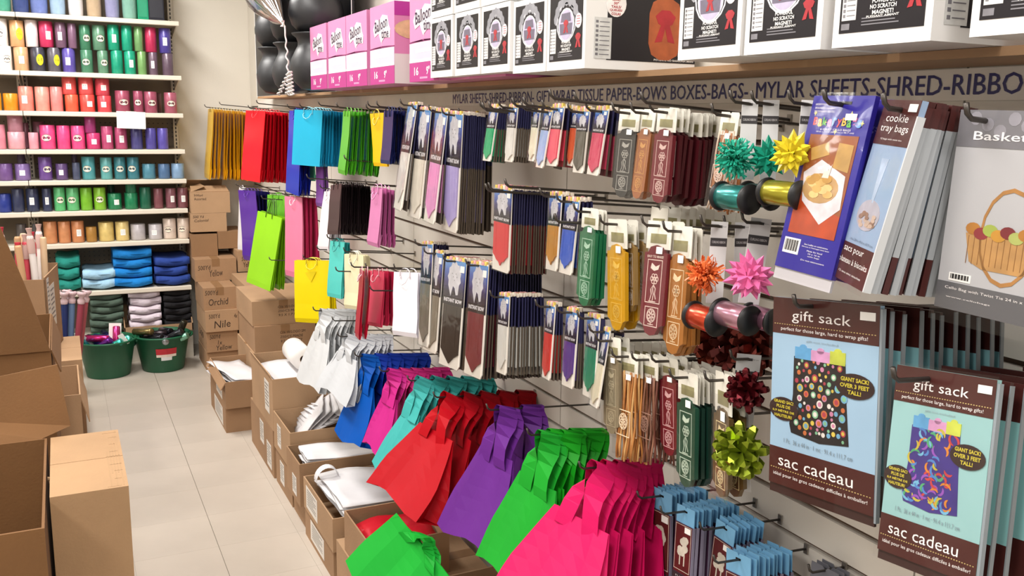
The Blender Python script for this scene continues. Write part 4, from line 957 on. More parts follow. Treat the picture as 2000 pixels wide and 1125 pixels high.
def bow_front(w, h, hh, hexc, style, cardc, m4, label):
    o = MB().prism([(-w/2, 0), (w/2, 0), (w/2, -h + w*.10), (w/2 - w*.08, -h), (-w/2, -h)][::-1], -.0015, .0015).build('bow_pack', M(cardc, 'card'), None, m4)
    tag(o, label, 'bow pack', GBOW)
    hd = MB().box(-w*.5, w*.5, -hh, -.004, .0015, .0026).build('header_print', HDR, o)
    MB().prism(bow_outline(w, -.012, -hh * .82)[::1], .0026, .0030).build('bow_picture', M('c6c4ca', 'print'), hd)
    b = MB()
    for q in range(5): b.box(-w*.12 + w*.06*q, -w*.10 + w*.06*q, -hh*(.32 + .07*(q % 3)), -hh*(.30 + .07*(q % 3)), .0030, .0033)
    b.prism([(-w*.07, -hh*.80), (0, -hh*.66), (w*.07, -hh*.80), (0, -hh*.75)][::-1], .0030, .0033); b.build('picture_marks', INK, hd)
    MB().box(-w*.5, w*.5, -hh, -hh*.82, .0026, .0029).build('name_band', M('17121c', 'gloss'), hd)
    put('lettering', text_mesh('INSTANT BOW', w*.88, hh*.085, M('e4e0e4', 'print'), .03), hd, T(0, -hh*.895, .0034))
    MB().box(w*.26, w*.46, -hh*.26, -hh*.12, .0030, .0035).build('price_sticker', WHITE, o)
    rw = w * .43
    if style == 'point': pl = [(-rw, -hh), (rw, -hh), (rw, -h*.86), (rw*.5, -h*.90), (0, -h*.965), (-rw*.55, -h*.90), (-rw, -h*.84)]
    elif style == 'tie': pl = [(-rw, -hh), (rw, -hh), (rw*1.0, -h*.80), (rw*.15, -h*.93), (-rw*.2, -h*.93), (-rw*.9, -h*.82)]
    else: pl = [(-rw, -hh), (rw, -hh), (rw, -h*.80), (rw*.72, -h*.83), (rw*.5, -h*.87), (rw*.2, -h*.885), (0, -h*.93), (-rw*.2, -h*.885), (-rw*.5, -h*.87), (-rw*.72, -h*.83), (-rw, -h*.80)]
    rb = MB().prism(pl[::-1], .0015, .0048).build('ribbon', M(hexc, 'satin'), o)
    for s in (-1, 1): MB().box(s*rw*.62 - .0004, s*rw*.62 + .0004, -h*.79, -hh - .002, .0048, .0052).build('ribbon_fold', M(hexc, 'gloss'), rb)
    tb = MB()
    for q in range(6): tb.box(-w*.46 + q*w*.155, -w*.46 + q*w*.155 + w*.11, -.003, .005 + .002*(q % 2), -.002, .003, (0, 1, 0, 2, 1, 0)[q])
    tb.build('tab_edge', [M('d8bc5a', 'print'), M('d89aa0', 'print'), M('e8dccc', 'print')], o)
    MB().box(-w*.505, w*.505, -h*1.005, .002, .0056, .0060).build('wrapper', FILM, o)
    return o
def bow_stack(cn, hexc, place, tl, tr, bl, hb, tail=None, style='point', cardc='ddd6cc', d=.27, n=None, sp=.0085, ar=None, sc='4a4038', cat='instant bow pack', mk_hook=True):
    f = fit(tl, tr, bl, d, ar); w, h = f['w'], f['h']; hh = h * (hb - tl[1]) / (bl[1] - tl[1])
    depth = (aty(tail[0], tail[1], f['PR'].y).x - f['PR'].x) if tail else .03
    depth = clamp(depth, .006, d - .015); n = n or max(2, int(depth / sp))
    mb = MB()
    hwid = w/2
    mb.box(-hwid, hwid, -hh, -.002, -.0013, .0013, 0); mb.box(-hwid, hwid, -h, -hh, -.0013, .0013, 1)
    mb.box(hwid - .0012, hwid + .0004, -h, -hh, -.0019, .0019, 2); mb.box(hwid - .0012, hwid + .0004, -hh, -.004, -.0019, .0019, 7)
    for q in range(4): mb.box(-w*.46 + q*w*.235, -w*.46 + q*w*.235 + w*.15, -.003, .005 + .002*(q % 2), -.002, .003, (3, 4, 3, 5)[q])
    mb.box(-hwid*.86, hwid*.86, -h*.9, -hh - .002, .0013, .0036, 6)
    me = mb.mesh('bow_pack', [M('1c1834', 'gloss'), M(sc, 'card'), M('544a40', 'gloss'), M('d8bc5a', 'print'), M('d89aa0', 'print'), M('e8dccc', 'print'), M(hexc, 'satin'), M('2c2c4c', 'gloss')])
    r = random.Random(int(tl[0] * 3))
    for k in range(n):
        q = k / max(1, n - 1)
        C = f['C'] + Vector((depth * q, r.uniform(-.002, .002) * (k > 0), -HSL * depth * q + r.uniform(-.0015, .0015)))
        m4 = hmat(C, f['th'] + (r.uniform(-.02, .02) if k else 0), f['tilt'], f['lean'] * (1 - .75 * q) + (r.uniform(-.008, .008) if k else 0))
        if k == 0: bow_front(w, h, hh, hexc, style, cardc, m4, f'{cn} {cat}, frontmost {place}')
        else: tag(put('bow_pack', me, None, m4), f'{cn} {cat} packed behind the frontmost {place}', 'bow pack', GBOW)
    if mk_hook: hook(f['C'].y, f['C'].z - .006, f['C'].x, f'carrying the {cn} packs {place}')
    return f
P1 = 'on the long top hooks'
bow_stack('pearl grey', 'cfcac4', P1, (798.7, 203), (815, 203), (771, 405), 295, (826, 203), 'tie', ar=.33, n=4)
bow_stack('ivory', 'd2cabc', P1, (818.7, 212), (842.7, 213), (800, 421), 308, (860, 214), 'point', ar=.33, n=5)
bow_stack('pink satin', 'd98fc0', P1, (853, 214.7), (875, 217), (831, 430), 315, (880, 216), 'point', ar=.33, n=3)
bow_stack('lavender', 'a496cc', P1, (876, 220), (905, 222.7), (868, 447), 321, (950, 220), 'point', ar=.33, sp=.005)
bow_stack('black backed', '3a322e', 'behind the lavender ones', (908, 222), (936, 222), (901, 444), 318, (962, 222), 'point', cardc='5a5048', d=.19, ar=.33, n=8, sp=.008)
P2 = 'on the small top hooks'
bow_stack('emerald', '1aa068', P2, (958.7, 209), (974, 209), (944, 314), 251, (990, 212), 'point', ar=.36, n=6, sc='1c5a44')
bow_stack('white satin', 'd8d4ce', P2, (996, 207), (1012, 207), (987, 314), 248, (1038, 207), 'point', ar=.36, n=7, sp=.007)
bow_stack('cream satin', 'e2dcc4', P2, (1045, 212), (1056, 212), (1034, 314), 249, None, 'point', ar=.36, n=2)
bow_stack('tan satin', 'b8965a', P2, (1057, 214), (1069, 214), (1046, 318), 257, None, 'point', d=.255, ar=.36, n=2, mk_hook=False)
bow_stack('pale blue satin', '9cb0dc', P2, (1066, 214), (1080, 214.7), (1049, 325), 253, None, 'point', ar=.36, n=2)
bow_stack('coral pink', 'd8445c', P2, (1081, 209), (1103, 209), (1067, 324), 253, (1124, 208), 'point', ar=.40, sc='8a2a34')
bow_stack('orange satin', 'd8582c', P2, (1121, 212), (1132, 212), (1110, 322), 249, None, 'point', d=.25, ar=.36, n=2, mk_hook=False)
bow_stack('olive grey', '565248', P2, (1132, 214.7), (1153, 214.7), (1120, 336), 256, (1162, 214), 'point', ar=.38, n=4)
bow_stack('rose satin', 'c4405e', P2, (1166.7, 212), (1190, 213), (1149, 340), 259, (1209, 212), 'point', ar=.40, sc='5a2028', sp=.006)
P3 = 'on the middle row'
bow_stack('scarlet', 'c8202a', P3, (968, 364), (1001, 370), (963, 524), 430, (1070, 372), 'ornate', ar=.43, sc='5a1418', sp=.0065)
bow_stack('golden tan', 'b27a2c', P3, (1076, 379), (1098, 380), (1064, 524), 439, None, 'ornate', ar=.42, n=4)
bow_stack('royal blue', '2a54b8', P3, (1106.7, 388), (1133, 391), (1090, 530), 446, None, 'ornate', ar=.43, n=4)
P4 = 'on the lower long hooks'
bow_stack('taupe grey', '746c5e', 'at the far lower long hook', (826, 475), (846, 476), (812, 668), 551, (875, 478), 'point', ar=.34, n=8)
bow_stack('stone grey', '7a7264', P4, (840, 489), (867, 494), (822, 678), 571, (880, 493), 'point', ar=.36, n=4)
bow_stack('charcoal', '2c2420', P4, (872.4, 503), (912, 510), (852, 706), 589, (960, 508), 'point', ar=.40, sp=.006, n=9)
bow_stack('burgundy', '6c1a28', P4, (920.4, 512), (955, 517), (900, 723), 604, (1057, 524), 'point', ar=.40, sp=.007, sc='2a1c1c')
P5 = 'on the lower small hooks'
bow_stack('silver white', 'd0cec8', P5, (977, 574), (996, 578), (965, 722), 631, (1062, 571), 'tie', ar=.36, sp=.0075, sc='8a867e')
bow_stack('red satin', 'c42a22', P5, (1069.7, 592), (1085, 595.5), (1056, 732), 646, (1098, 594), 'point', ar=.38, n=4)
bow_stack('purple satin', '4c2880', P5, (1108.8, 602.6), (1131, 605), (1093, 746), 662, (1140, 604), 'ornate', ar=.42, n=4)
bow_stack('green satin', '127a58', P5, (1149.7, 613.3), (1172, 617), (1134, 765), 673, (1180, 616), 'ornate', ar=.42, n=4)
bow_stack('plain cream', 'd8ceb4', 'nearest the woven ribbon packs', (1176, 640), (1192, 642), (1150, 786), 705, None, 'point', ar=.34, n=2)
for i, (hx, hy, wh) in enumerate([(951, 203, 'left one of a bare pair over the small tie packs'), (964, 201, 'right one of a bare pair over the small tie packs'), (1010, 194, 'standing bare over the white tie packs'), (1032, 193, 'with an upturned end over the cream tie packs'), (1083, 178, 'jutting long under the lettered strip, far one'), (1132, 183, 'jutting long under the lettered strip, near one'),
        (1263, 183, 'jutting out above the dark ribbon packs'), (957, 361, 'standing bare beside the scarlet packs'), (995, 352, 'standing bare above the scarlet packs'), (1093, 420, 'crossing in front of the royal blue pack')]):
    P = atx(hx, hy, -.33); hook(P.y, P.z - .017, -.30, wh, r=.0032)

# ---------------------------------------------------------------- ribbon packs with printed bird panel ("easy to make")
GP = 'printed ribbon packs on the slat wall'
CREAMH = M('dcd8cc', 'card'); GOLDP = M('8c8660', 'print')
def pack_outline(w, h, v0):
    s = w * .14
    return [(-w*.5, v0 - w*.22), (-w*.34, v0 - w*.20), (-w*.26, v0 - w*.06), (0, v0), (w*.26, v0 - w*.06), (w*.34, v0 - w*.20), (w*.5, v0 - w*.22), (w*.5, -h + w*.34), (w*.36, -h + w*.28), (w*.22, -h + w*.06), (0, -h), (-w*.22, -h + w*.06), (-w*.36, -h + w*.28), (-w*.5, -h + w*.34)]
def bird_print(b, w, h, v0, z):
    """framed flower panel above, framed wheel panel below, as fine raised lines"""
    t = w * .022; a0, a1 = v0 - (h + v0) * .16, v0 - (h + v0) * .64; c0, c1 = v0 - (h + v0) * .68, v0 - (h + v0) * .90
    b.frame(-w*.33, w*.33, a1, a0, t, z, z + .0004); b.frame(-w*.30, w*.30, c1, c0, t, z, z + .0004)
    hy = a0 - a1; cy = a1
    def stroke(pts, tt=t*1.1):
        b.strap([(x*w, cy + y*hy, z + .0002) for x, y in pts], [(tt*.6, tt*.25, 0)]*len(pts), (0, 0, .0002))
    stroke([(0, .06), (.03, .2), (-.02, .32), (.02, .45)]); stroke([(-.12, .06), (-.06, .2), (-.10, .32), (0, .42)]); stroke([(.14, .10), (.08, .22), (.10, .34), (.0, .42)])
    for q in range(6):
        an = q * 1.05; b.ring(w*.11*math.cos(an) + w*.02, cy + hy*.56 + hy*.07*math.sin(an), w*.075, t, z, z + .0004, n=8)
    b.ring(w*.02, cy + hy*.56, w*.06, t*1.6, z, z + .0004, n=8)
    b.prism([(-w*.18, cy + hy*.80), (-w*.02, cy + hy*.74), (w*.16, cy + hy*.78), (w*.22, cy + hy*.90), (w*.04, cy + hy*.84), (-w*.14, cy + hy*.92)], z, z + .0004)
    b.box(-w*.16, w*.14, cy + hy*.03, cy + hy*.05, z, z + .0004)
    cc = (c0 + c1) / 2 + (c0 - c1) * .06; rr = min(w*.21, (c0 - c1)*.36)
    b.ring(0, cc, rr, t, z, z + .0004, n=14)
    for q in range(7): b.ring(rr*.5*math.cos(q*.9), cc + rr*.5*math.sin(q*.9), rr*.36, t*.9, z, z + .0004, n=7)
    b.box(-t*.7, t*.7, c1 + (c0-c1)*.08, cc - rr, z, z + .0004); b.box(-w*.12, w*.12, c1 + (c0-c1)*.10, c1 + (c0-c1)*.10 + t, z, z + .0004)
def ribbon_stack(cn, hexc, place, tl, tr, bl, hf=.22, tail=None, d=.27, ar=.30, n=3, sp=.01, style='print', printc='d8cfc4', text=False, sticker_=True, mk_hook=True, lean=None, dark=None, hdr=True):
    f = fit(tl, tr, bl, d, ar); w, h = f['w'], f['h']; hh = h * hf
    depth = (aty(tail[0], tail[1], f['PR'].y).x - f['PR'].x) if tail else .012 * n
    depth = clamp(depth, .008, d - .015)
    body = MB().prism(pack_outline(w * .86, h * .985, -hh * .86)[::1], -.004, .004).mesh('ribbon_pack', M(hexc, 'satin'))
    body2 = MB().prism(pack_outline(w * .86, h * .985, -hh * .86), -.0035, .0035).mesh('ribbon_pack', M(dark or hexc, 'satin'))
    b = MB(); bird_print(b, w*.86, h*.985, -hh*.86, .004); pm = b.mesh('panel_print', M(printc, 'print'))
    hm = MB().prism([(-w*.46, -hh), (w*.46, -hh), (w*.46, -.004), (w*.40, 0), (w*.07, 0), (0, -hh*.08), (-w*.07, 0), (-w*.46, 0)], -.0007, .0007).mesh('header_card', CREAMH)
    hp = MB().box(-w*.30, w*.30, -hh*.80, -hh*.46, .0007, .0012).mesh('header_picture', GOLDP)
    flm = MB().box(-w*.49, w*.49, -h*1.0, -hh*.55, .0062, .0065).mesh('wrapper', FILM)
    r = random.Random(int(tl[0] * 7))
    for k in range(n):
        q = k / max(1, n - 1)
        C = f['C'] + Vector((depth * q, r.uniform(-.004, .004) * (k > 0), -HSL * depth * q + r.uniform(-.004, .004) * (k > 0)))
        m4 = hmat(C, f['th'] + (r.uniform(-.10, .10) if k else 0), f['tilt'] + (r.uniform(-.03, .03) if k else 0), f['lean'] * (1 - .7 * q) + (r.uniform(-.02, .02) if k else 0))
        if style == 'cord':
            o = empty('ribbon_pack', mat4=m4); rr = random.Random(k + int(tl[0]))
            for s in range(11):
                x = -w*.40 + s * w*.08; ph = rr.uniform(0, 6); ls = rr.uniform(-.01, .0)
                pt = [(x + w*.025*math.sin(ph + y*9), -hh*.75 - (h - hh*.75) * y + ls, .003*math.sin(ph + y*7)) for y in (0, .15, .3, .45, .6, .75, .88, 1)]
                MB().tube(pt, w*.030, 5).build('cord', M(hexc if s % 3 else (dark or hexc), 'satin'), o, None, True)
            MB().frame(-w*.33, w*.33, -h*.80, -h*.55, w*.022, .006, .0065).build('panel_print', M(printc, 'print'), o)
            wb = MB(); 
            for s in range(7): wb.ring(w*.1*math.cos(s*.9), -h*.66 + w*.1*math.sin(s*.9), w*.085, w*.02, .006, .0065, n=8)
            wb.ring(0, -h*.66, w*.21, w*.02, .006, .0065); wb.build('wheel_print', M(printc, 'print'), o)
        else:
            o = put('ribbon_pack', body if k == 0 else body2, None, m4)
            if k == 0 or style == 'print' and k < 3: put('panel_print', pm, o)
        tag(o, f'{cn} ribbon pack, frontmost {place}' if k == 0 else f'{cn} ribbon pack behind the frontmost {place}', 'ribbon pack', GP)
        if hdr:
            hc = put('header_card', hm, o); put('header_picture', hp, hc)
        if k == 0:
            put('wrapper', flm, o)
            if sticker_: MB().box(w*.05, w*.28, -hh*1.16, -hh*.92, .0068, .0072).build('price_sticker', WHITE, o)
            if text: put('lettering', text_mesh('EASY TO MAKE!', w*.62, w*.06, M(printc, 'print'), .02), o, T(0, -hh*.86 - (h - hh*.86)*.125, .0046))
    if mk_hook: hook(f['C'].y, f['C'].z - hh * .18, f['C'].x, f'for the {cn} ribbon packs {place}')
R1 = 'on the top row'
ribbon_stack('charcoal', '3a3836', R1, (1210, 213), (1253, 215), (1196, 385), .24, (1262, 214), n=3, ar=.36, printc='a8a49c')
ribbon_stack('burnt orange', '96582e', R1, (1252, 214), (1284, 216), (1233, 388), .23, (1290, 216), n=3, ar=.34, printc='c8904e', d=.255)
ribbon_stack('burgundy', '6e1a26', R1, (1284.4, 211), (1326, 213), (1270, 396), .24, (1409, 216), n=8, ar=.36, printc='d8b8b0', dark='481018')
ribbon_stack('copper corded', 'b87848', 'beside the teal bow', (1409, 218), (1448, 220), (1384, 402), .24, None, n=2, ar=.36, style='cord', printc='d8c0b0', dark='e0c8b0', d=.24)
R2 = 'on the middle row'
ribbon_stack('green', '156a44', R2, (1137, 405), (1172, 410), (1123, 594), .20, (1186, 410), n=3, ar=.36, printc='a8ccb4', d=.28)
ribbon_stack('golden yellow', 'd09a10', R2, (1186.7, 427), (1227, 430), (1180, 640), .25, None, n=2, ar=.36, printc='e0b850')
ribbon_stack('kraft tan', '9a7a48', R2 + ' behind the golden yellow one', (1222, 440), (1243, 440), (1216, 606), .22, None, n=2, ar=.30, d=.25, mk_hook=False)
ribbon_stack('wine red', '6c1826', 'lettered easy to make', (1265, 430), (1316, 433), (1237, 650), .24, None, n=2, ar=.36, printc='e4ccc0', text=True, d=.285)
ribbon_stack('caramel', 'a86c30', R2, (1310, 440), (1356, 443), (1284, 685), .24, (1372, 446), n=4, ar=.34, printc='ecd0a8', d=.275)
R3 = 'on the low row'
ribbon_stack('woven taupe', '857a62', R3, (1180, 655), (1214, 660), (1168, 838), .22, None, n=2, ar=.33, printc='b8ac90', d=.28)
ribbon_stack('amber corded', 'b8783c', R3, (1209, 684), (1249, 690), (1188, 876), .22, (1262, 690), n=3, ar=.38, style='cord', printc='f0d8b8', dark='e0b070')
ribbon_stack('cocoa corded', '6a3a2c', R3, (1249, 690), (1288, 694), (1231, 880), .22, None, n=3, ar=.38, style='cord', printc='a88070', dark='9a6a54', d=.255)
ribbon_stack('deep red', '741424', R3, (1288, 694), (1326, 698), (1279, 878), .20, None, n=2, ar=.36, printc='e0b0b0', d=.25)
ribbon_stack('forest green', '1c4a38', R3, (1324, 721), (1365, 726), (1309, 935), .25, (1400, 728), n=6, ar=.36, printc='c4d4c0', dark='12342a')
ribbon_stack('bronze brown', '5a4420', R3, (1397, 722), (1432, 728), (1382, 952), .32, None, n=3, ar=.34, printc='e0cc98')
# loose white header cards crowding the hooks
for i, (x_, y_, nn, dd, wh) in enumerate([(1290, 405, 9, .24, 'above the wine red pack'), (1190, 668, 8, .24, 'above the amber corded pack'), (1300, 700, 8, .22, 'above the deep red pack'), (1370, 715, 6, .22, 'above the forest green pack')]):
    P = atx(x_, y_, -dd)
    for k in range(nn):
        m4 = hmat(P + Vector((.022 * k, rnd.uniform(-.004, .004), -.0016 * k + rnd.uniform(-.003, .003))), rnd.uniform(-.1, .25), rnd.uniform(-.08, .08), rnd.uniform(-.05, .12))
        o = MB().prism([(-.026, -.05), (.026, -.05), (.026, 0), (.006, 0), (0, -.005), (-.006, 0), (-.026, .002)], -.0006, .0006).build('header_card', CREAMH, None, m4)
        MB().box(-.018, .018, -.042, -.020, .0006, .001).build('header_picture', GOLDP, o)
        tag(o, f'cream header card with gold picture {wh}', 'card', 'cream header cards on the hooks')

# ---------------------------------------------------------------- star bows and spools on white cards
def star_bow(c, r, hexc, n=22, wd=.17, seed=0, kind='foil', parent=None, inv=None, nm='star_bow', facing=None):
    rr = random.Random(seed); b = MB(); ax = Vector(facing or (-.8, -.55, .1)).normalized()
    e1 = ax.orthogonal().normalized(); e2 = ax.cross(e1)
    for k in range(n):
        f = (k + .5) / n; el = math.asin(f ** .9) * .92; an = k * 2.39996 + rr.uniform(-.15, .15)
        d_ = (ax * math.sin(el) + (e1 * math.cos(an) + e2 * math.sin(an)) * math.cos(el)).normalized()
        s = d_.cross(ax) if abs(d_.dot(ax)) < .97 else e1
        s.normalize(); q = d_.cross(s); L = r * (1.0 - .25 * f) * rr.uniform(.9, 1.08); w_ = r * wd * rr.uniform(.85, 1.15)
        C = Vector(c); m_ = C + d_ * L * .45
        vs = [C, m_ + s*w_ + q*w_*.35, C + d_*L, m_ - s*w_ + q*w_*.35, m_ - q*w_*.7]
        b.add(vs, [(0, 1, 2), (0, 2, 3), (0, 4, 1), (1, 4, 2), (2, 4, 3), (3, 4, 0)])
    return b.build(nm, M(hexc, kind), parent, inv)
def loop_bow(c, r, hexc, n=24, seed=0, parent=None, inv=None, nm='loop_bow', wd=.17):
    rr = random.Random(seed); b = MB(); ax = Vector((-.8, -.55, .1)).normalized(); e1 = ax.orthogonal().normalized(); e2 = ax.cross(e1); C = Vector(c)
    for k in range(n):
        f = (k + .5) / n; el = math.asin(f) * .95; an = k * 2.39996
        d_ = (ax * math.sin(el) + (e1 * math.cos(an) + e2 * math.sin(an)) * math.cos(el)).normalized()
        s = d_.cross(ax); s = s.normalized() if s.length > .05 else e1.copy(); q = d_.cross(s); L = r * rr.uniform(.85, 1.05); w_ = r * wd
        path = [C, C + d_*L*.5 + q*L*.20, C + d_*L*.92 + q*L*.12, C + d_*L, C + d_*L*.9 - q*L*.10, C + d_*L*.45 - q*L*.14, C]
        b.strap(path, [s*w_*g for g in (.3, .95, .7, .22, .7, .95, .3)], q * .0006)
    return b.build(nm, M(hexc, 'foil'), parent, inv)
def pom_bow(c, r, hexc, n=190, seed=0, parent=None, inv=None):
    rr = random.Random(seed); b = MB(); C = Vector(c)
    for k in range(n):
        d_ = Vector((rr.gauss(-.5, .7), rr.gauss(-.3, .7), rr.gauss(0, .8))).normalized(); s = d_.orthogonal().normalized(); s = (Matrix.Rotation(rr.uniform(0, 6.28), 3, d_) @ s); q = d_.cross(s); L = r * rr.uniform(.7, 1.15)
        path = [C + d_*L*.1, C + d_*L*.45 + q*L*.10, C + d_*L*.8 + q*L*.02, C + d_*L + q*L*rr.uniform(-.25, .25)]
        b.strap(path, [s*r*.05]*4, q*.0004)
    return b.build('curly_bow', M(hexc, 'gloss'), parent, inv)
def hspool(c, r, L, hexc, parent, inv, ang=0.0):
    m = inv @ T(*c) @ Matrix.Rotation(ang, 4, 'Z')
    s = MB().lathe([(r*.80, -L/2), (r*.84, -L/2 + .002), (r*.84, L/2 - .002), (r*.80, L/2)], 24, axis='y').build('ribbon_spool', M(hexc, 'foil'), parent, m, True)
    for g in (-1, 1):
        MB().lathe([(r*.25, -.0035), (r*.96, -.003), (r, 0), (r*.96, .003), (r*.25, .0035)], 24, axis='y').build('spool_end', M('141314', 'plastic'), s, T(0, g * (L/2 + .003), 0), True)
    return s
GC = 'bow and spool cards on the slat wall'
def bow_card(tl, tr, bl, label, bow, spools, d=.25, ar=.20, n_extra=0):
    f = fit(tl, tr, bl, d, ar); w, h = f['w'], f['h']; m4 = hmat(f['C'], f['th'], f['tilt'], f['lean'])
    o = MB().prism([(-w/2, -h), (w/2, -h), (w/2, 0), (-w/2, 0)], -.001, .001).build('bow_card', M('d8d6d6', 'card'), None, m4); tag(o, label, 'bow card', GC)
    MB().box(-w*.5, w*.5, -h*.30, -h*.20, .001, .0014).build('grey_band', M('3a3638', 'print'), o)
    MB().box(-w*.16, w*.16, -h*.075, -h*.045, .001, .0014).build('hang_slot', M('2a2626', 'matte'), o)
    put('lettering', text_mesh('CURLING RIBBON', w*.8, h*.03, M('b8b4b4', 'print'), .02), o, T(0, -h*.25, .0018))
    put('lettering', text_mesh('made for you', w*.4, h*.02, M('6a6668', 'print')), o, T(w*.2, -h*.06, .0016))
    inv = m4.inverted()
    if bow:
        k, (bx, by), rp, hexc, dx = bow; P = atx(bx, by, -d - dx); r = rp * (P - CAM).dot(CF) / FPX
        if k == 'pom': pom_bow(P, r, hexc, parent=o, inv=inv, seed=int(bx))
        elif k == 'star': star_bow(P, r, hexc, 30, .24, int(bx), 'gloss', o, inv)
        else: loop_bow(P, r, hexc, parent=o, inv=inv, seed=int(bx))
    for (sx, sy), rp, Lp, hexc, dx in spools:
        P = atx(sx, sy, -d - dx); r = rp * (P - CAM).dot(CF) / FPX; hspool(P, r, Lp, hexc, o, inv)
    hook(f['C'].y, f['C'].z - h * .055, f['C'].x, 'through the ' + label)
bow_card((1450, 194), (1491, 195), (1436, 350), 'white card with curly teal bow and teal spool', ('pom', (1437, 309), 40, '2aa88c', .03), [((1436, 386), 30, .062, '3a8a86', .03)], .27)
bow_card((1491, 195), (1537, 196), (1470, 350), 'white card with spiky teal bow behind the curly one', ('star', (1500, 308), 44, '1c8a70', .02), [((1483, 382), 27, .05, '2c7a78', .02)], .24)
bow_card((1566, 195), (1606, 197), (1545, 350), 'white card with yellow star bow and gold spool', ('star', (1547, 300), 50, 'd8c430', .03), [((1530, 378), 29, .062, 'a8a034', .03)], .27)
bow_card((1390, 432), (1436, 433), (1372, 590), 'white card with curly orange bow and orange spool', ('pom', (1380, 538), 38, 'e0703a', .035), [((1377, 622), 29, .055, 'c84a30', .03)], .27)
bow_card((1436, 434), (1468, 434), (1420, 590), 'narrow white card between the orange and pink bows', None, [], .22, .18)
bow_card((1467, 424), (1536, 428), (1445, 590), 'white card with large pink star bow and pink spool', ('star', (1466, 540), 56, 'd8689c', .05), [((1436, 618), 30, .065, 'b88a9c', .03), ((1488, 622), 27, .05, '9a6a80', .0)], .26, .24)
bow_card((1440, 690), (1490, 694), (1425, 850), 'white tag with burgundy loop bow beside the lower hook', ('loop', (1458, 762), 46, '5a141c', .03), [], .24, .28)
bow_card((1420, 800), (1462, 804), (1404, 950), 'white tag with olive gold loop bow', ('loop', (1446, 880), 62, '8a9a2a', .05), [], .25, .28)
star_tail = None
for k, (cx_, cy_, c_, n_) in enumerate([(1400, 672, '7a3426', 'copper'), (1440, 678, '5a2420', 'chestnut'), (1478, 676, '6a2c24', 'russet')]):
    P = atx(cx_, cy_, -.16); o = loop_bow((0, 0, 0), .055, c_, 22, k, None, T(*P), 'loop_bow'); tag(o, f'{n_} loop bow hanging under the pink and orange spools', 'bow', 'brown bows under the spools')
    MB().lathe([(.004, -.004), (.010, -.002), (.010, .002), (.004, .004)], 10, axis='x').build('bow_centre', M(c_, 'foil'), o)

# ---------------------------------------------------------------- large cellophane bag packs
GL = 'large clear bag packs on the slat wall'
def pack_root(f, hexc, label, th=.008, kind='gloss', name='bag_pack'):
    w, h = f['w'], f['h']; m4 = hmat(f['C'], f['th'], f['tilt'], f['lean'])
    o = MB().prism([(-w/2, -h), (w/2, -h), (w/2, 0), (-w/2, 0)], -th/2, th/2).build(name, M(hexc, kind), None, m4); tag(o, label, 'bag pack', GL)
    return o, w, h, th/2
def wrap(o, w, h, z, ext=.03):
    nx, ny = 10, 14; rr = random.Random(int(w * 1e4)); ph = [rr.uniform(0, 6) for _ in range(4)]; vs = []
    for j in range(ny + 1):
        for i in range(nx + 1):
            u, v = i / nx, j / ny
            vs.append(((u - .5) * (w + .008), .004 - v * (h + ext), z + .0035 + .0016 * math.sin(u*9 + ph[0] + v*4) * math.sin(v*11 + ph[1])))
    n = nx + 1
    MB().add(vs, [(j*n + i, (j+1)*n + i, (j+1)*n + i + 1, j*n + i + 1) for j in range(ny) for i in range(nx)]).build('wrapper', FILM, o, None, True)
LT = M('ece6e4', 'print')
# purple baking bags
f = fit((1595, 188), (1716, 188), (1524, 520), .27, .49)
for k in (1, 2):
    C = f['C'] + Vector((.02 * k, -.012 * k, -.004 * k)); m4 = hmat(C, f['th'], f['tilt'] - .01 * k, f['lean'] * (1 - .12 * k))
    o = MB().box(-f['w']/2, f['w']/2, -f['h'], 0, -.004, .004).build('bag_pack', M('352a86', 'gloss'), None, m4); tag(o, f'purple treat bag pack {("", "right behind", "third behind")[k]} the front one with the pie photo', 'bag pack', GL)
    put('lettering', text_mesh('Bags', f['w']*.4, f['h']*.05, M('8a80c8', 'print')), o, T(f['w']*.2, -f['h']*.16, .0045))
o, w, h, z = pack_root(f, '2c2488', 'purple treat bag pack with photo of a pie and crackers')
pz_ = z + .0006
ph_ = MB().box(-w*.40, w*.40, -h*.79, -h*.22, z, pz_).build('photo', M('8a4a22', 'print'), o)
MB().prism([(-w*.40, -h*.79), (w*.40, -h*.79), (w*.40, -h*.66), (0, -h*.62), (-w*.40, -h*.56)], pz_, pz_ + .0002).build('orange_cloth', M('a83c12', 'print'), ph_)
MB().prism([(-w*.36, -h*.44), (-w*.1, -h*.36), (w*.34, -h*.44), (w*.38, -h*.62), (w*.10, -h*.72), (-w*.28, -h*.60)], pz_ + .0002, pz_ + .0004).build('white_doily', M('cfc8cc', 'print'), ph_)
MB().prism(ellipse(-w*.02, -h*.52, w*.30, h*.085), pz_ + .0004, pz_ + .0006).build('glass_dish', M('b08a58', 'print'), ph_)
b = MB(); rr = random.Random(3)
for q in range(16):
    b.prism(ellipse(-w*.02 + rr.uniform(-.2, .2)*w, -h*.51 + rr.uniform(-.05, .05)*h, w*.085, h*.022, 9, rr.uniform(0, 3)), pz_ + .0006 + q*.00004, pz_ + .0007 + q*.00004, q % 3)
b.build('pie_slices', [M('c8a05a', 'print'), M('b88a42', 'print'), M('d8b878', 'print')], ph_)
b = MB(); b.prism([(-w*.33, -h*.30), (-w*.05, -h*.26), (0, -h*.33), (-w*.28, -h*.37)], pz_, pz_ + .0004); b.prism([(w*.12, -h*.26), (w*.36, -h*.27), (w*.36, -h*.42), (w*.10, -h*.40)], pz_, pz_ + .0004); b.build('crackers', M('b08848', 'print'), ph_)
MB().prism([(-w*.03, -h*.46), (w*.02, -h*.38), (w*.06, -h*.42), (w*.10, -h*.38), (w*.08, -h*.46)], pz_ + .001, pz_ + .0012).build('gathered_top', M('d8ccc0', 'print'), ph_)
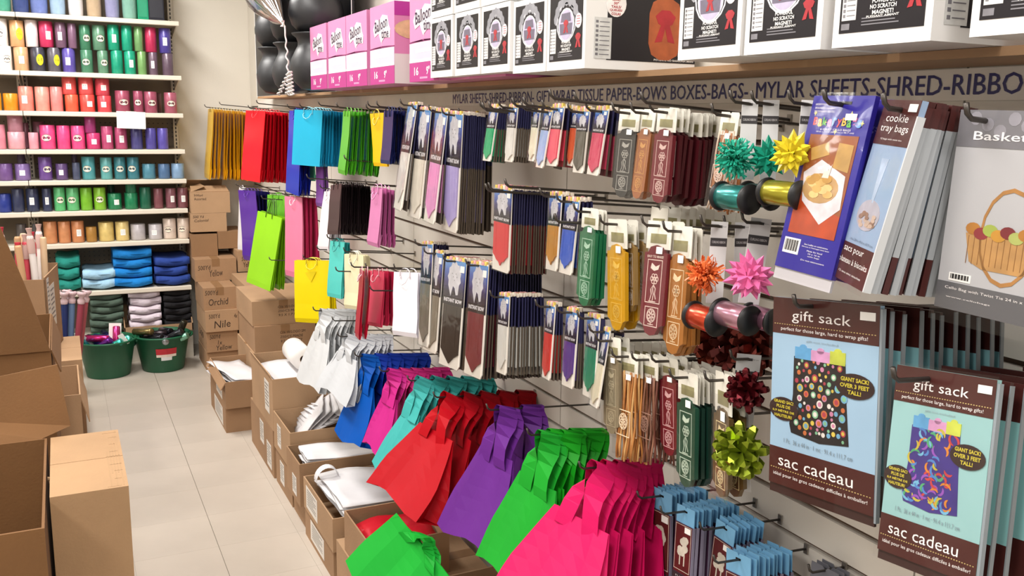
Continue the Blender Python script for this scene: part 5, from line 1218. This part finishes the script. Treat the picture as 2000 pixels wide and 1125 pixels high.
cols = ['d84a4a', 'e0b040', '5aa84a', 'd86aa0', '5a8ad0']
for q, ch in enumerate('BakeryBags'):
    put('lettering', text_mesh(ch, w*.072, h*.045, M(cols[q % 5], 'print'), .03), o, T(-w*.36 + q*w*.08, -h*.145 - (.008*h if q % 2 else 0), z + .0012))
for q, (s, ww, v_) in enumerate((('6 GIANT CELLO BAGS', .5, -.19), ('10 in x 16 in (40.6 cm x 45.7 cm)', .62, -.205), ('SACHETS POUR PATISSERIE', .36, -.05), ('BOLSAS DE CELOFAN', .34, -.07), ('BACKWAREN BEUTEL', .34, -.09))):
    put('lettering', text_mesh(s, w*ww, h*.011, LT), o, T(0 if q < 2 else -w*.25, h*v_, z + .001))
bc = MB().box(-w*.42, -w*.14, -h*.91, -h*.82, z, pz_).build('barcode_panel', WHITE, o)
b = MB()
for q in range(16): b.box(-w*.40 + q*w*.015, -w*.40 + q*w*.015 + w*.004*(1 + q % 3), -h*.895, -h*.83, pz_, pz_ + .0003)
b.build('barcode_lines', INK, bc)
for q, v_ in enumerate((-.84, -.855, -.875, -.89, -.905, -.93)): put('lettering', text_mesh(('See Leaflet on celebrations', 'Hinweis zu Feiertagen bitte lesen', 'Made for food', '10 x 16 in', 'cello bags', 'Do not microwave')[q], w*(.4, .46, .26, .2, .2, .4)[q], h*.009, LT), o, T(w*.14, h*v_, z + .001))
for q in range(5): MB().prism([(x + w*(-.4 + .2*q), y - h*(.10 + .05*(q % 3))) for x, y in [(0, .004), (.001, .001), (.004, 0), (.001, -.001), (0, -.004), (-.001, -.001), (-.004, 0), (-.001, .001)]], z, pz_).build('star_print', M('d8d080', 'print'), o)
MB().box(w*.12, w*.30, -h*.135, -h*.10, z + .001, z + .0016).build('price_sticker', WHITE, o); MB().box(-w*.16, w*.16, -.012, -.008, z, z + .0005).build('hang_slot', BLACK, o)
MB().box(-w*.5, w*.5, -h*1.07, -h*1.0, -.002, .002).build('clear_tail', M('b8b4b8', 'gloss'), o)
wrap(o, w, h, z, h*.07)
hook(f['C'].y, f['C'].z - .012, f['C'].x, 'holding the purple treat bag packs', r=.0034)
# cookie tray bags
f = fit((1737, 196), (1809, 198), (1654, 546), .275, .44)
BRN = '4a2422'
n = 13; depth = clamp(aty(1905, 208, f['PR'].y).x - f['PR'].x, .05, .22)
for k in range(n - 1, 0, -1):
    q = k / (n - 1); C = f['C'] + Vector((depth*q, rnd.uniform(-.004, .004), -HSL*depth*q)); m4 = hmat(C, f['th'] + rnd.uniform(-.03, .03), f['tilt'], f['lean']*(1 - .6*q) + rnd.uniform(-.01, .01)); w, h = f['w'], f['h']
    b = MB().box(-w/2, w/2, -h*.98, -h*.20, -.0035, .0035, 0); b.box(-w/2, w/2, -h*.20, 0, -.003, .003, 1); b.box(-w/2, w/2, -h, -h*.80, -.003, .0036, 1)
    b.box(w/2, w/2 + .003, -h*.80, -h*.13, -.004, .004, 2); b.box(w/2, w/2 + .003, -h*.13, -h*.03, -.004, .004, 1); b.box(w/2, w/2 + .003, -h, -h*.80, -.004, .004, 2 if k % 3 else 1)
    o = b.build('bag_pack', [M('8298b4', 'gloss'), M(BRN, 'gloss'), M('a6aaae', 'gloss')], None, m4); tag(o, 'cookie tray bag pack with silvery edge packed behind the front one', 'bag pack', GL)
o, w, h, z = pack_root(f, '8fa4c0', 'brown and blue cookie tray bag pack with a wrapped cookie photo')
MB().box(-w/2, w/2, -h*.24, 0, z, z + .0005).build('brown_band', M(BRN, 'gloss'), o); MB().box(-w/2, w/2, -h, -h*.79, z, z + .0005).build('brown_band', M(BRN, 'gloss'), o)
put('lettering', text_mesh('cookie', w*.62, h*.042, LT), o, T(0, -h*.095, z + .001)); put('lettering', text_mesh('tray bags', w*.78, h*.05, LT), o, T(0, -h*.155, z + .001))
put('lettering', text_mesh('sacs pour', w*.62, h*.036, LT), o, T(-w*.08, -h*.83, z + .001)); put('lettering', text_mesh('plateau à biscuits', w*.88, h*.042, LT), o, T(0, -h*.89, z + .001))
put('lettering', text_mesh('12 bags with twist ties', w*.6, h*.012, LT), o, T(0, -h*.21, z + .001)); put('lettering', text_mesh('12 sacs avec attaches', w*.7, h*.012, LT), o, T(0, -h*.95, z + .001)); put('lettering', text_mesh('16 x 24 in 40.6 x 60.9 cm', w*.7, h*.014, M('5a6a80', 'print')), o, T(w*.05, -h*.765, z + .001))
cp = MB().prism(ellipse(0, -h*.62, w*.33, h*.085), z, z + .0005).build('cookie_photo', M('a8a4b0', 'print'), o)
b = MB(); rr = random.Random(8)
for q in range(18): b.prism(ellipse(rr.uniform(-.22, .22)*w, -h*.64 + rr.uniform(-.04, .03)*h, w*.06, h*.012, 8, rr.uniform(0, 3)), z + .0005 + q*.00003, z + .0007 + q*.00003, q % 2)
b.build('cookie_print', [M('8a6a58', 'print'), M('b8a090', 'print')], cp)
b = MB()
for q in range(7): b.prism([(-w*.02 + (q-3)*w*.004, -h*.55), (w*.02 + (q-3)*w*.004, -h*.55), (w*.02 + (q-3)*w*.03, -h*.31), ((q-3)*w*.03, -h*.31)], z, z + .0004 + q*.00002)
b.build('gathered_film', M('a8b8d0', 'print'), cp)
MB().box(w*.24, w*.46, -h*.06, -h*.02, z + .001, z + .0016).build('price_sticker', WHITE, o)
MB().box(w/2, w/2 + .003, -h, -h*.08, -.005, .005).build('film_edge', M('c8cacc', 'gloss'), o)
wrap(o, w, h, z, .01); hook(f['C'].y, f['C'].z - .012, f['C'].x, 'holding the cookie tray bag packs', r=.0034)
# basket bags at the right edge
f = fit((1918, 215), (2080, 218), (1868, 606), .27, None); f['w'] = max(f['w'], .15)
for k in range(1, 4):
    C = f['C'] + Vector((.03*k, 0, -.003*k)); tag(MB().box(-f['w']/2, f['w']/2, -f['h'], 0, -.004, .004).build('bag_pack', M('8a8a8c', 'gloss'), None, hmat(C, f['th'], f['tilt'], f['lean']*(1 - .2*k))), 'grey basket bag pack packed behind the one with the fruit basket', 'bag pack', GL)
o, w, h, z = pack_root(f, 'b4b3b6', 'white and grey basket bag pack with a fruit basket photo, at the right edge')
MB().box(-w/2, w/2, -h*.18, 0, z, z + .0005).build('grey_band', M('77757a', 'gloss'), o); MB().box(-w/2, w/2, -h, -h*.86, z, z + .0005).build('grey_band', M('605f62', 'gloss'), o)
b = MB()
for q in range(8): b.prism(ellipse(w*(-.35 + .11*q), -h*(.04 + .03*(q % 3)), .008, .008, 10), z + .0005, z + .0008)
b.build('bubble_print', M('8d8a92', 'print'), o)
put('lettering', text_mesh('Basket Bags', w*.82, h*.055, M('e6e4e6', 'print'), .01), o, T(w*.06, -h*.13, z + .001)); put('lettering', text_mesh('Cello Bag with Twist Tie 24 in x 25 in', w*.8, h*.018, LT), o, T(-w*.02, -h*.89, z + .001)); put('lettering', text_mesh('www.cellobags', w*.4, h*.01, LT), o, T(-w*.2, -h*.935, z + .001))
bk = MB().prism([(-w*.30, -h*.60), (w*.42, -h*.60), (w*.34, -h*.74), (w*.2, -h*.77), (-w*.12, -h*.77), (-w*.24, -h*.74)], z, z + .0006).build('basket_photo', M('b88a52', 'print'), o)
b = MB()
for q in range(13): b.box(-w*.27 + q*w*.052, -w*.265 + q*w*.052, -h*.75, -h*.61, z + .0006, z + .0008)
b.build('basket_weave', M('8a5c2c', 'print'), bk)
b = MB(); fr = ['b0742a', '8a2a30', '9aa848', 'c08a30', '7a2028', 'a8b060']
for q in range(9): b.prism(ellipse(-w*.24 + q*w*.075, -h*(.575 + .02*(q % 2)), w*.065, h*.03, 12), z + .0008 + q*.00003, z + .001 + q*.00003, q % 6)
b.build('fruit_print', [M(c, 'print') for c in fr], bk)
MB().ring(w*.06, -h*.60, w*.24, w*.02, z, z + .0006, sy=1.6).build('basket_handle', M('a8763e', 'print'), bk)
bc = MB().box(-w*.40, -w*.2, -h*.85, -h*.81, z, z + .0006).build('barcode_panel', WHITE, o); b = MB()
for q in range(12): b.box(-w*.385 + q*w*.014, -w*.385 + q*w*.014 + w*.006*(1 + q % 2), -h*.84, -h*.815, z + .0006, z + .0009)
b.build('barcode_lines', INK, bc)
wrap(o, w, h, z, .02); hook(f['C'].y + .04, f['C'].z - .012, f['C'].x, 'holding the basket bag packs', r=.0034)

# gift sacks
YEL = M('c8b838', 'print')
def gift_sack(f, label, sackc, dots, bgc, zz=.008):
    o, w, h, z = pack_root(f, bgc, label, zz)
    bm_ = M('48221f', 'gloss')
    MB().box(-w/2, w/2, -h*.19, 0, z, z + .0005).build('brown_band', bm_, o); MB().box(-w/2, w/2, -h, -h*.80, z, z + .0005).build('brown_band', bm_, o)
    zt = z + .001
    put('lettering', text_mesh('gift sack', w*.56, h*.068, LT), o, T(-w*.02, -h*.095, zt)); put('lettering', text_mesh('sac cadeau', w*.72, h*.062, LT), o, T(-w*.04, -h*.865, zt))
    put('lettering', text_mesh('perfect for those large, hard to wrap gifts!', w*.82, h*.024, LT), o, T(0, -h*.165, zt)); put('lettering', text_mesh('idéal pour les gros cadeaux difficiles à emballer!', w*.9, h*.024, LT), o, T(0, -h*.945, zt))
    put('lettering', text_mesh('1 Pc.  36 x 44 in · 1 mc · 91.4 x 111.7 cm', w*.66, h*.024, M('7a8a94', 'print')), o, T(-w*.02, -h*.755, zt)); put('lettering', text_mesh('gift not included', w*.3, h*.012, M('8a9aa2', 'print')), o, T(0, -h*.215, zt))
    b = MB()
    for v_ in (-.142, -.915):
        for q in range(38): b.box(-w*.48 + q*w*.0255, -w*.48 + q*w*.0255 + w*.011, h*v_, h*v_ + .0011, z + .0005, z + .0009)
    b.build('dotted_line', M('c8b070', 'print'), o)
    s0 = [(-w*.27, -h*.30), (w*.22, -h*.30), (w*.24, -h*.50), (w*.27, -h*.70), (w*.0, -h*.725), (-w*.28, -h*.705), (-w*.30, -h*.66), (-w*.27, -h*.50)]
    s_ = MB().prism(s0[::-1], z, z + .0006).build('sack_picture', M(sackc, 'print'), o)
    b = MB(); rr = random.Random(4 if dots else 9); cols = ['c8b04a', 'c07a9a', '6aa0c0', 'c06a3a', '7ab08a', 'a83a4a', 'd8d0c8']
    zc = z + .0006
    if dots:
        pts = []
        for _ in range(700):
            x, y, r = rr.uniform(-.24, .22), rr.uniform(-.69, -.31), rr.choice([.012, .018, .024, .03])
            if all(math.hypot((x - a) * w, (y - c) * h) > (r + e) * w * 1.08 for a, c, e in pts): pts.append((x, y, r))
        for q, (x, y, r) in enumerate(pts):
            b.prism(ellipse(x*w, y*h, r*w, r*w, 10), zc, zc + .0002, q % 7)
            if r > .02: b.prism(ellipse(x*w, y*h, r*w*.6, r*w*.6, 10), zc + .0002, zc + .0003, (q + 2) % 7)
    else:
        for q in range(75):
            x, y = rr.uniform(-.24, .20)*w, rr.uniform(-.69, -.32)*h; a = rr.uniform(0, 6.28); R = rr.uniform(.03, .06)*w; pth = [(x + R*math.cos(a + t_*.45), y + R*math.sin(a + t_*.45), zc + q*.000004) for t_ in range(6)]
            b.strap(pth, [(.0016*math.cos(a + t_*.45) * g, .0016*math.sin(a + t_*.45) * g, 0) for t_, g in zip(range(6), (.3, .8, 1, 1, .8, .3))], (0, 0, .0001), q % 7)
    b.build('party_print', [M(c, 'print') for c in (cols if dots else ['b83a3a', 'c87a2a', '4a7ab8', '4a9a6a', 'b8a83a', '8a4aa8', '6aa8c8'])], s_)
    for q, (x0, x1, c_, up) in enumerate(((-.26, -.10, '5a9ac8', .02), (-.10, .08, 'c890b8', .0), (.08, .22, 'b8c048', .03))):
        g = MB().box(x0*w, x1*w, -h*.31, -h*(.255 - up*.3), z, z + .0008 + q*.0001); g.prism(ellipse((x0 + x1)/2*w, -h*(.255 - up*.3), w*.035, h*.016, 10), z, z + .0009); g.build('gift_print', M(c_, 'print'), s_)
    for (x, y, rx, ry, ls) in ((.31, -.40, .17, .062, ('GIANT SACK!', 'OVER 3 FEET', 'TALL!')), (-.36, -.59, .15, .062, ('GRAND SAC!', 'PLUS DE', '0,9 MÈTRE DE', 'HAUTEUR!'))):
        e = MB().prism(ellipse(x*w, y*h, rx*w, ry*h, 24), z + .0008, z + .0012).build('oval_badge', M('2c1614', 'print'), o)
        for q, s in enumerate(ls): put('lettering', text_mesh(s, rx*w*(1.45, 1.5, .7)[q] if len(ls) == 3 else rx*w*(1.35, .95, 1.5, 1.2)[q], ry*h*(.34 if len(ls) == 3 else .27), YEL, .03), e, T(x*w, y*h + ry*h*((.5, 0, -.5)[q] if len(ls) == 3 else (.6, .2, -.2, -.6)[q]), z + .0016))
    MB().box(w*.34, w*.47, -h*.075, -h*.035, z + .001, z + .0016).build('price_sticker', WHITE, o)
    MB().box(-w*.5, w*.5, -h*1.05, -h, -.002, .002).build('film_hem', M('3a2422', 'gloss'), o)
    MB().box(w/2 + .0005, w/2 + .004, -h*1.03, -.004, -.003, .004).build('film_edge', M('8a9298', 'gloss'), o)
    wrap(o, w, h, z, h*.06)
    return o
def sack_back(f, n, depth, label, bgc):
    w, h = f['w'], f['h']
    b = MB().box(-w/2, w/2, -h*.80, -h*.19, -.003, .003, 0); b.box(-w/2, w/2, -h*.19, 0, -.003, .003, 1); b.box(-w/2, w/2, -h, -h*.80, -.003, .003, 1); b.box(w/2, w/2 + .002, -h*1.02, -.004, -.0032, .0034, 2)
    me = b.mesh('bag_pack', [M(bgc, 'gloss'), M('3c1c1a', 'gloss'), M('7a8084', 'gloss')])
    for k in range(1, n):
        q = k / (n - 1); C = f['C'] + Vector((depth*q, -.004*k + rnd.uniform(-.004, .004), -HSL*depth*q - .003*(k % 3)))
        tag(put('bag_pack', me, None, hmat(C, f['th'] + rnd.uniform(-.03, .03), f['tilt'], f['lean']*(1 - .7*q) + rnd.uniform(-.01, .02))), label, 'bag pack', GL)
f = fit((1515, 579), (1723, 594.6), (1476, 925), .285, None)
sack_back(f, 11, .19, 'blue gift sack pack packed behind the front polka dot one', '7fb0b8')
gift_sack(f, 'gift sack pack picturing a black sack with polka dots', '1c1618', True, '9ab8d0'); hook(f['C'].y + .02, f['C'].z - .012, f['C'].x, 'holding the polka dot gift sack packs', r=.0034)
f = fit((1757, 712), (1952, 743), (1684, 1055), .285, None)
sack_back(f, 10, .20, 'blue green gift sack pack packed behind the front streamer one', '7cacac')
gift_sack(f, 'gift sack pack picturing a purple sack with streamers', '3a2a78', False, '8fb8b8'); hook(f['C'].y + .02, f['C'].z - .014, f['C'].x, 'holding the streamer gift sack packs', r=.0034, reach=.06)

# ---------------------------------------------------------------- small packs with pale blue headers
GS = 'pale blue header packs at the bottom'
def blue_stack(tl, tr, bl, tail, n, cn, d=.27, zf=.55):
    Y0 = atx(tail[0], tail[1], -.07).y; d = -aty(tr[0], tr[1], Y0).x
    f = fit(tl, tr, bl, d, None); w = max(f['w'], .05); h = w * 4.2; depth = clamp(aty(tail[0], tail[1], f['PR'].y).x - f['PR'].x, .06, d - .02)
    w *= 1.12; h = w * 4.0; H1 = w * .62; H2 = w * 2.5
    b = MB().prism([(-w/2, -H1), (w/2, -H1), (w/2, 0), (w*.05, 0), (0, -w*.08), (-w*.05, 0), (-w/2, 0)], -.0008, .0008, 0); b.box(-w/2, w/2, -H2, -H1, -.002, .003, 1); b.box(-w*.48, w*.48, -h, -H2, -.003, .003, 2); b.box(w/2, w/2 + .0012, -h, -H1, -.003, .0036, 3)
    me = b.mesh('flower_pack', [M('78b4dc', 'card'), M('4a3048', 'gloss'), M('c8c0c2', 'gloss'), M('8a8498', 'gloss')])
    for k in range(n):
        q = k / (n - 1); C = f['C'] + Vector((depth*q, rnd.uniform(-.004, .004), -HSL*depth*q + rnd.uniform(-.003, .004)))
        m4 = hmat(C, f['th'] + rnd.uniform(-.05, .05), f['tilt'], f['lean']*(1 - .6*q) + .02)
        o = put('flower_pack', me, None, m4)
        tag(o, f'pale blue header pack, frontmost {cn}' if k == 0 else f'pale blue header pack packed behind the frontmost {cn}', 'flower pack', GS)
        if k == 0:
            z = .003
            p = MB().box(-w*.46, w*.46, -H2*.96, -H1*1.02, z, z + .0005).build('photo', M('5a1c1e', 'print'), o)
            MB().frame(-w*.44, w*.44, -H2*.92, -H1*1.05, w*.02, z + .0005, z + .0008).build('photo_border', M('c8b8a8', 'print'), p)
            fl_ = MB(); rr = random.Random(k + int(tl[0]))
            for q2 in range(11): fl_.prism(ellipse(rr.uniform(-.2, .2)*w, -H2*.56 + rr.uniform(-.28, .28)*w, w*.15, w*.13, 9), z + .0008 + q2*.00003, z + .001 + q2*.00003)
            for sx in (-.12, .12): fl_.box(sx*w - w*.03, sx*w + w*.03, -H2*.84, -H2*.66, z + .0008, z + .001)
            fl_.build('white_flower', M('c8beb0', 'print'), p)
            MB().box(w*.08, w*.40, -H1*1.45, -H1*1.12, z + .001, z + .0014).build('price_sticker', WHITE, p)
            MB().box(-w*.5, w*.5, -H2*1.06, -H2*.97, z, z + .0006).build('caption_band', M('3a2c30', 'gloss'), o)
            put('lettering', text_mesh('FLEUR', w*.6, w*.07, M('b8b0b0', 'print')), o, T(0, -H2*1.015, z + .001))
            MB().box(-w*.1, w*.1, -w*.2, -w*.14, .0008, .0014).build('hang_slot', BLACK, o)
    hook(f['C'].y, f['C'].z - w*.17, f['C'].x, f'holding the pale blue header packs {cn}', reach=.05)
blue_stack((1275, 950), (1310, 966), (1267, 1063), (1384, 950), 9, 'beside the hot pink bags')
blue_stack((1325, 983), (1354, 997), (1313, 1096), (1440, 985), 12, 'second from the hot pink bags')
blue_stack((1401, 1010), (1432, 1031), (1392, 1120), (1490, 1010), 8, 'third from the hot pink bags')
blue_stack((1425, 1072), (1466, 1092), (1415, 1180), (1546, 1060), 10, 'in the lowest corner')

# ---------------------------------------------------------------- soft plastic loop handle bags
GB = 'loop handle plastic bags on the slat wall'
def plastic_bag(m4, w, h, hh, dep, hexc, label, seed, parts=True, strap=.034, topw=.62, mat=None, tw=.0):
    rr = random.Random(seed); mt = mat or M(hexc, 'bag'); nu, nv = 5, 7; vs = []
    ph = [rr.uniform(0, 6.28) for _ in range(4)]
    fold = [rr.uniform(-1, 1) * .007 for _ in range(nu + 1)]; fold2 = [rr.uniform(-1, 1) * .008 for _ in range(nu + 1)]
    def wid(v): return w/2 * (topw + (1 - topw) * min(1, v * 1.6) ** .9)
    def dp(v): return dep * (.05 + .95 * v ** 1.4)
    ring = []
    for j in range(nv + 1):
        v = j / nv; y = -hh - (h - hh) * v; W = wid(v); D = dp(v); row = []
        for i in range(nu + 1):                       # front sheet
            u = i / nu * 2 - 1; row.append((u * W, y + .012 * v * math.sin(u * 3 + ph[0]), D * (1 - .15 * u * u) + (fold[i] * (1 - v) + fold2[i] * v) * (.4 + .6 * math.sin(math.pi * min(1, v + .2)))))
        row.append((W * (.90 - .12 * v), y, 0))         # gusset crease
        for i in range(nu, -1, -1):                   # back sheet
            u = i / nu * 2 - 1; row.append((u * W, y, -D * .8 + fold2[i] * .4))
        row.append((-W * (.90 - .12 * v), y, 0)); ring.append(row)
    m_ = len(ring[0])
    for r_ in ring: vs += r_
    fs = [(j*m_ + i, (j+1)*m_ + i, (j+1)*m_ + (i+1) % m_, j*m_ + (i+1) % m_) for j in range(nv) for i in range(m_)]
    k0 = nv*m_; fs += [(k0 + i, k0 + 2*nu + 2 - i, k0 + 2*nu + 1 - i, k0 + i + 1)[::-1] for i in range(nu)]
    o = MB().add(vs, fs).build('loop_bag', mt, None, m4); tag(o, label, 'plastic bag', GB)
    tx = w/2 * topw * .50
    for s in (1, -1):
        z0 = s * (.003 + dep * .06); pth = []; ws = []
        for t_ in (0, .15, .35, .55, .72, .86, .95, 1.0):
            x = -tx + (tx - .014) * t_ ** 1.15; y = (-hh - .03) + (hh + .026) * t_; pth.append((x, y, z0 + .008 * s * math.sin(t_ * 3.1)))
            a = min(1, max(0, (t_ - .5) / .45)) * math.pi / 2 * .95; ws.append(Vector((math.cos(a), 0, math.sin(a))) * strap / 2)
        p2 = [(-x, y, z + .005 * math.sin(k + seed)) for k, (x, y, z) in enumerate(pth)][::-1]; w2 = [Vector((-q.x, 0, q.z)) for q in ws][::-1]
        top_ = [(-.007, .001, pth[-1][2]), (.007, .001, pth[-1][2])]
        MB().strap(pth + top_ + p2, ws + [Vector((0, 0, strap / 2))] * 2 + w2, (.0005, .0007, .0005)).build('handle', mt, o)
    return o
def plastic_stack(cn, hexc, place, top, bl, br, tail, n, d=.27, hh=.10, dep=.035, dark=None, wmul=1.0, strap=.034, topw=.62, leanmax=.75, mat=None, mk_hook=True):
    P = atx(top[0], top[1], -d); bm_ = ((bl[0] + br[0]) / 2, (bl[1] + br[1]) / 2); B = aty(bm_[0], bm_[1], P.y)
    w = abs(atx(bl[0], bl[1], B.x).y - atx(br[0], br[1], B.x).y) * wmul
    lean = clamp(math.atan2(P.x - B.x, P.z - B.z), -.1, leanmax); h = (P - B).length; hh = h * .34; strap = .052
    depth = clamp(aty(tail[0], tail[1], P.y - .05).x - P.x, .03, d - .03)
    for k in range(n):
        q = k / max(1, n - 1); C = P + Vector((depth*q, rnd.uniform(-.006, .006) * (k > 0), -HSL*depth*q))
        plastic_bag(hmat(C, rnd.uniform(-.06, .06) if k else .12, rnd.uniform(-.03, .03), lean*(1 - .62*q)), w, h * (1 - .03 * (k % 2)), hh, dep * (1 if k == 0 else .3), hexc if k == 0 else (dark or hexc),
                    f'{cn} plastic bag with loop handles, frontmost {place}' if k == 0 else f'{cn} plastic bag packed behind the frontmost {place}', int(top[0]) + k, strap=strap, topw=topw, mat=mat)
    if mk_hook: hook(P.y, P.z - .004, P.x, f'carrying the {cn} plastic bags {place}', reach=.05)
WT = M('d8dadc', 'bag')
plastic_stack('white', 'd8dadc', 'above the fan of bags', (640, 605), (592, 745), (622, 760), (700, 606), 5, d=.29, hh=.07, dep=.02, wmul=1.0, mat=WT)
plastic_stack('translucent white', 'd0d2d6', 'beside the blue bag', (690, 655), (630, 755), (672, 785), (760, 655), 5, d=.29, hh=.06, dep=.02, mat=M('cfd2d6', 'bag'))
plastic_stack('blue', '0a58b8', 'beside the white bags', (724, 693), (676, 846), (706, 872), (830, 694), 5, hh=.085, dep=.04, dark='1436a0', wmul=1.15, strap=.045)
plastic_stack('magenta', 'cc2c8c', 'between blue and turquoise', (775, 722), (722, 858), (750, 892), (873, 714), 5, hh=.08, dep=.03, dark='c42a7a', strap=.04)
plastic_stack('turquoise', '46b4b0', 'between magenta and red', (832, 740), (737, 905), (768, 942), (960, 736), 5, hh=.085, dep=.025, dark='38a09c', strap=.042)
plastic_stack('red', 'b80c1c', 'over the small carton', (885, 772), (745, 932), (818, 1020), (1050, 772), 5, hh=.09, dep=.05, dark='a80a1a', wmul=1.0, strap=.04)
plastic_stack('purple', '6a2c8c', 'alone between red and green', (993, 796), (880, 1022), (952, 1072), (1060, 800), 2, hh=.095, dep=.045, dark='5a2478', wmul=1.05, strap=.036)
plastic_stack('green', '22a832', 'beside the hot pink ones', (1075, 844), (958, 1078), (1040, 1160), (1180, 830), 5, hh=.095, dep=.045, dark='1ca020', wmul=1.0, strap=.036)
plastic_stack('hot pink', 'd81c64', 'at the bottom centre', (1180, 908), (972, 1130), (1100, 1290), (1296, 892), 5, hh=.10, dep=.05, dark='c81458', wmul=.95, strap=.04)
# green bag slumped over the box at the bottom edge
P = atx(835, 1075, -.44)
m4 = hmat(P + Vector((0, 0, .03)), .35, -.45, .35)
o = plastic_bag(m4, .30, .22, .02, .05, '22b03a', 'green plastic bag slumped over the box at the bottom edge', 77, topw=.85, strap=.04)
m4 = hmat(atx(760, 1050, -.47), .2, .9, .9)
rl = MB().strap([(.06 * math.cos(a), .05 * math.sin(a) - .02, .01 * math.sin(2*a)) for a in [k * .5 for k in range(13)]], (0, 0, .02), (.0006, .0006, 0)).build('loose_loop', M('2cb848', 'bag'), None, m4, True); tag(rl, 'loose green loop handle beside the slumped green bag', 'handle')

# tops of grey packs just entering the bottom edge
P = atx(1612, 1108, -.05)
for k in range(3):
    o = MB().prism([(-.03, -.12), (.03, -.12), (.03, 0), (.006, 0), (0, -.006), (-.006, 0), (-.03, 0)], -.0008, .0008).build('header_card', M('6a6a72', 'card'), None, hmat(P + Vector((.013 * k, 0, -.001 * k)), .1, 0, .03))
    MB().box(-.024, .024, -.11, -.03, .0008, .0014).build('header_picture', M('4a4048', 'print'), o); tag(o, 'grey header card just entering the bottom edge right of the pale blue packs', 'card', 'grey cards at the bottom edge')
hook(P.y, P.z - .006, P.x, 'with grey cards at the bottom edge')
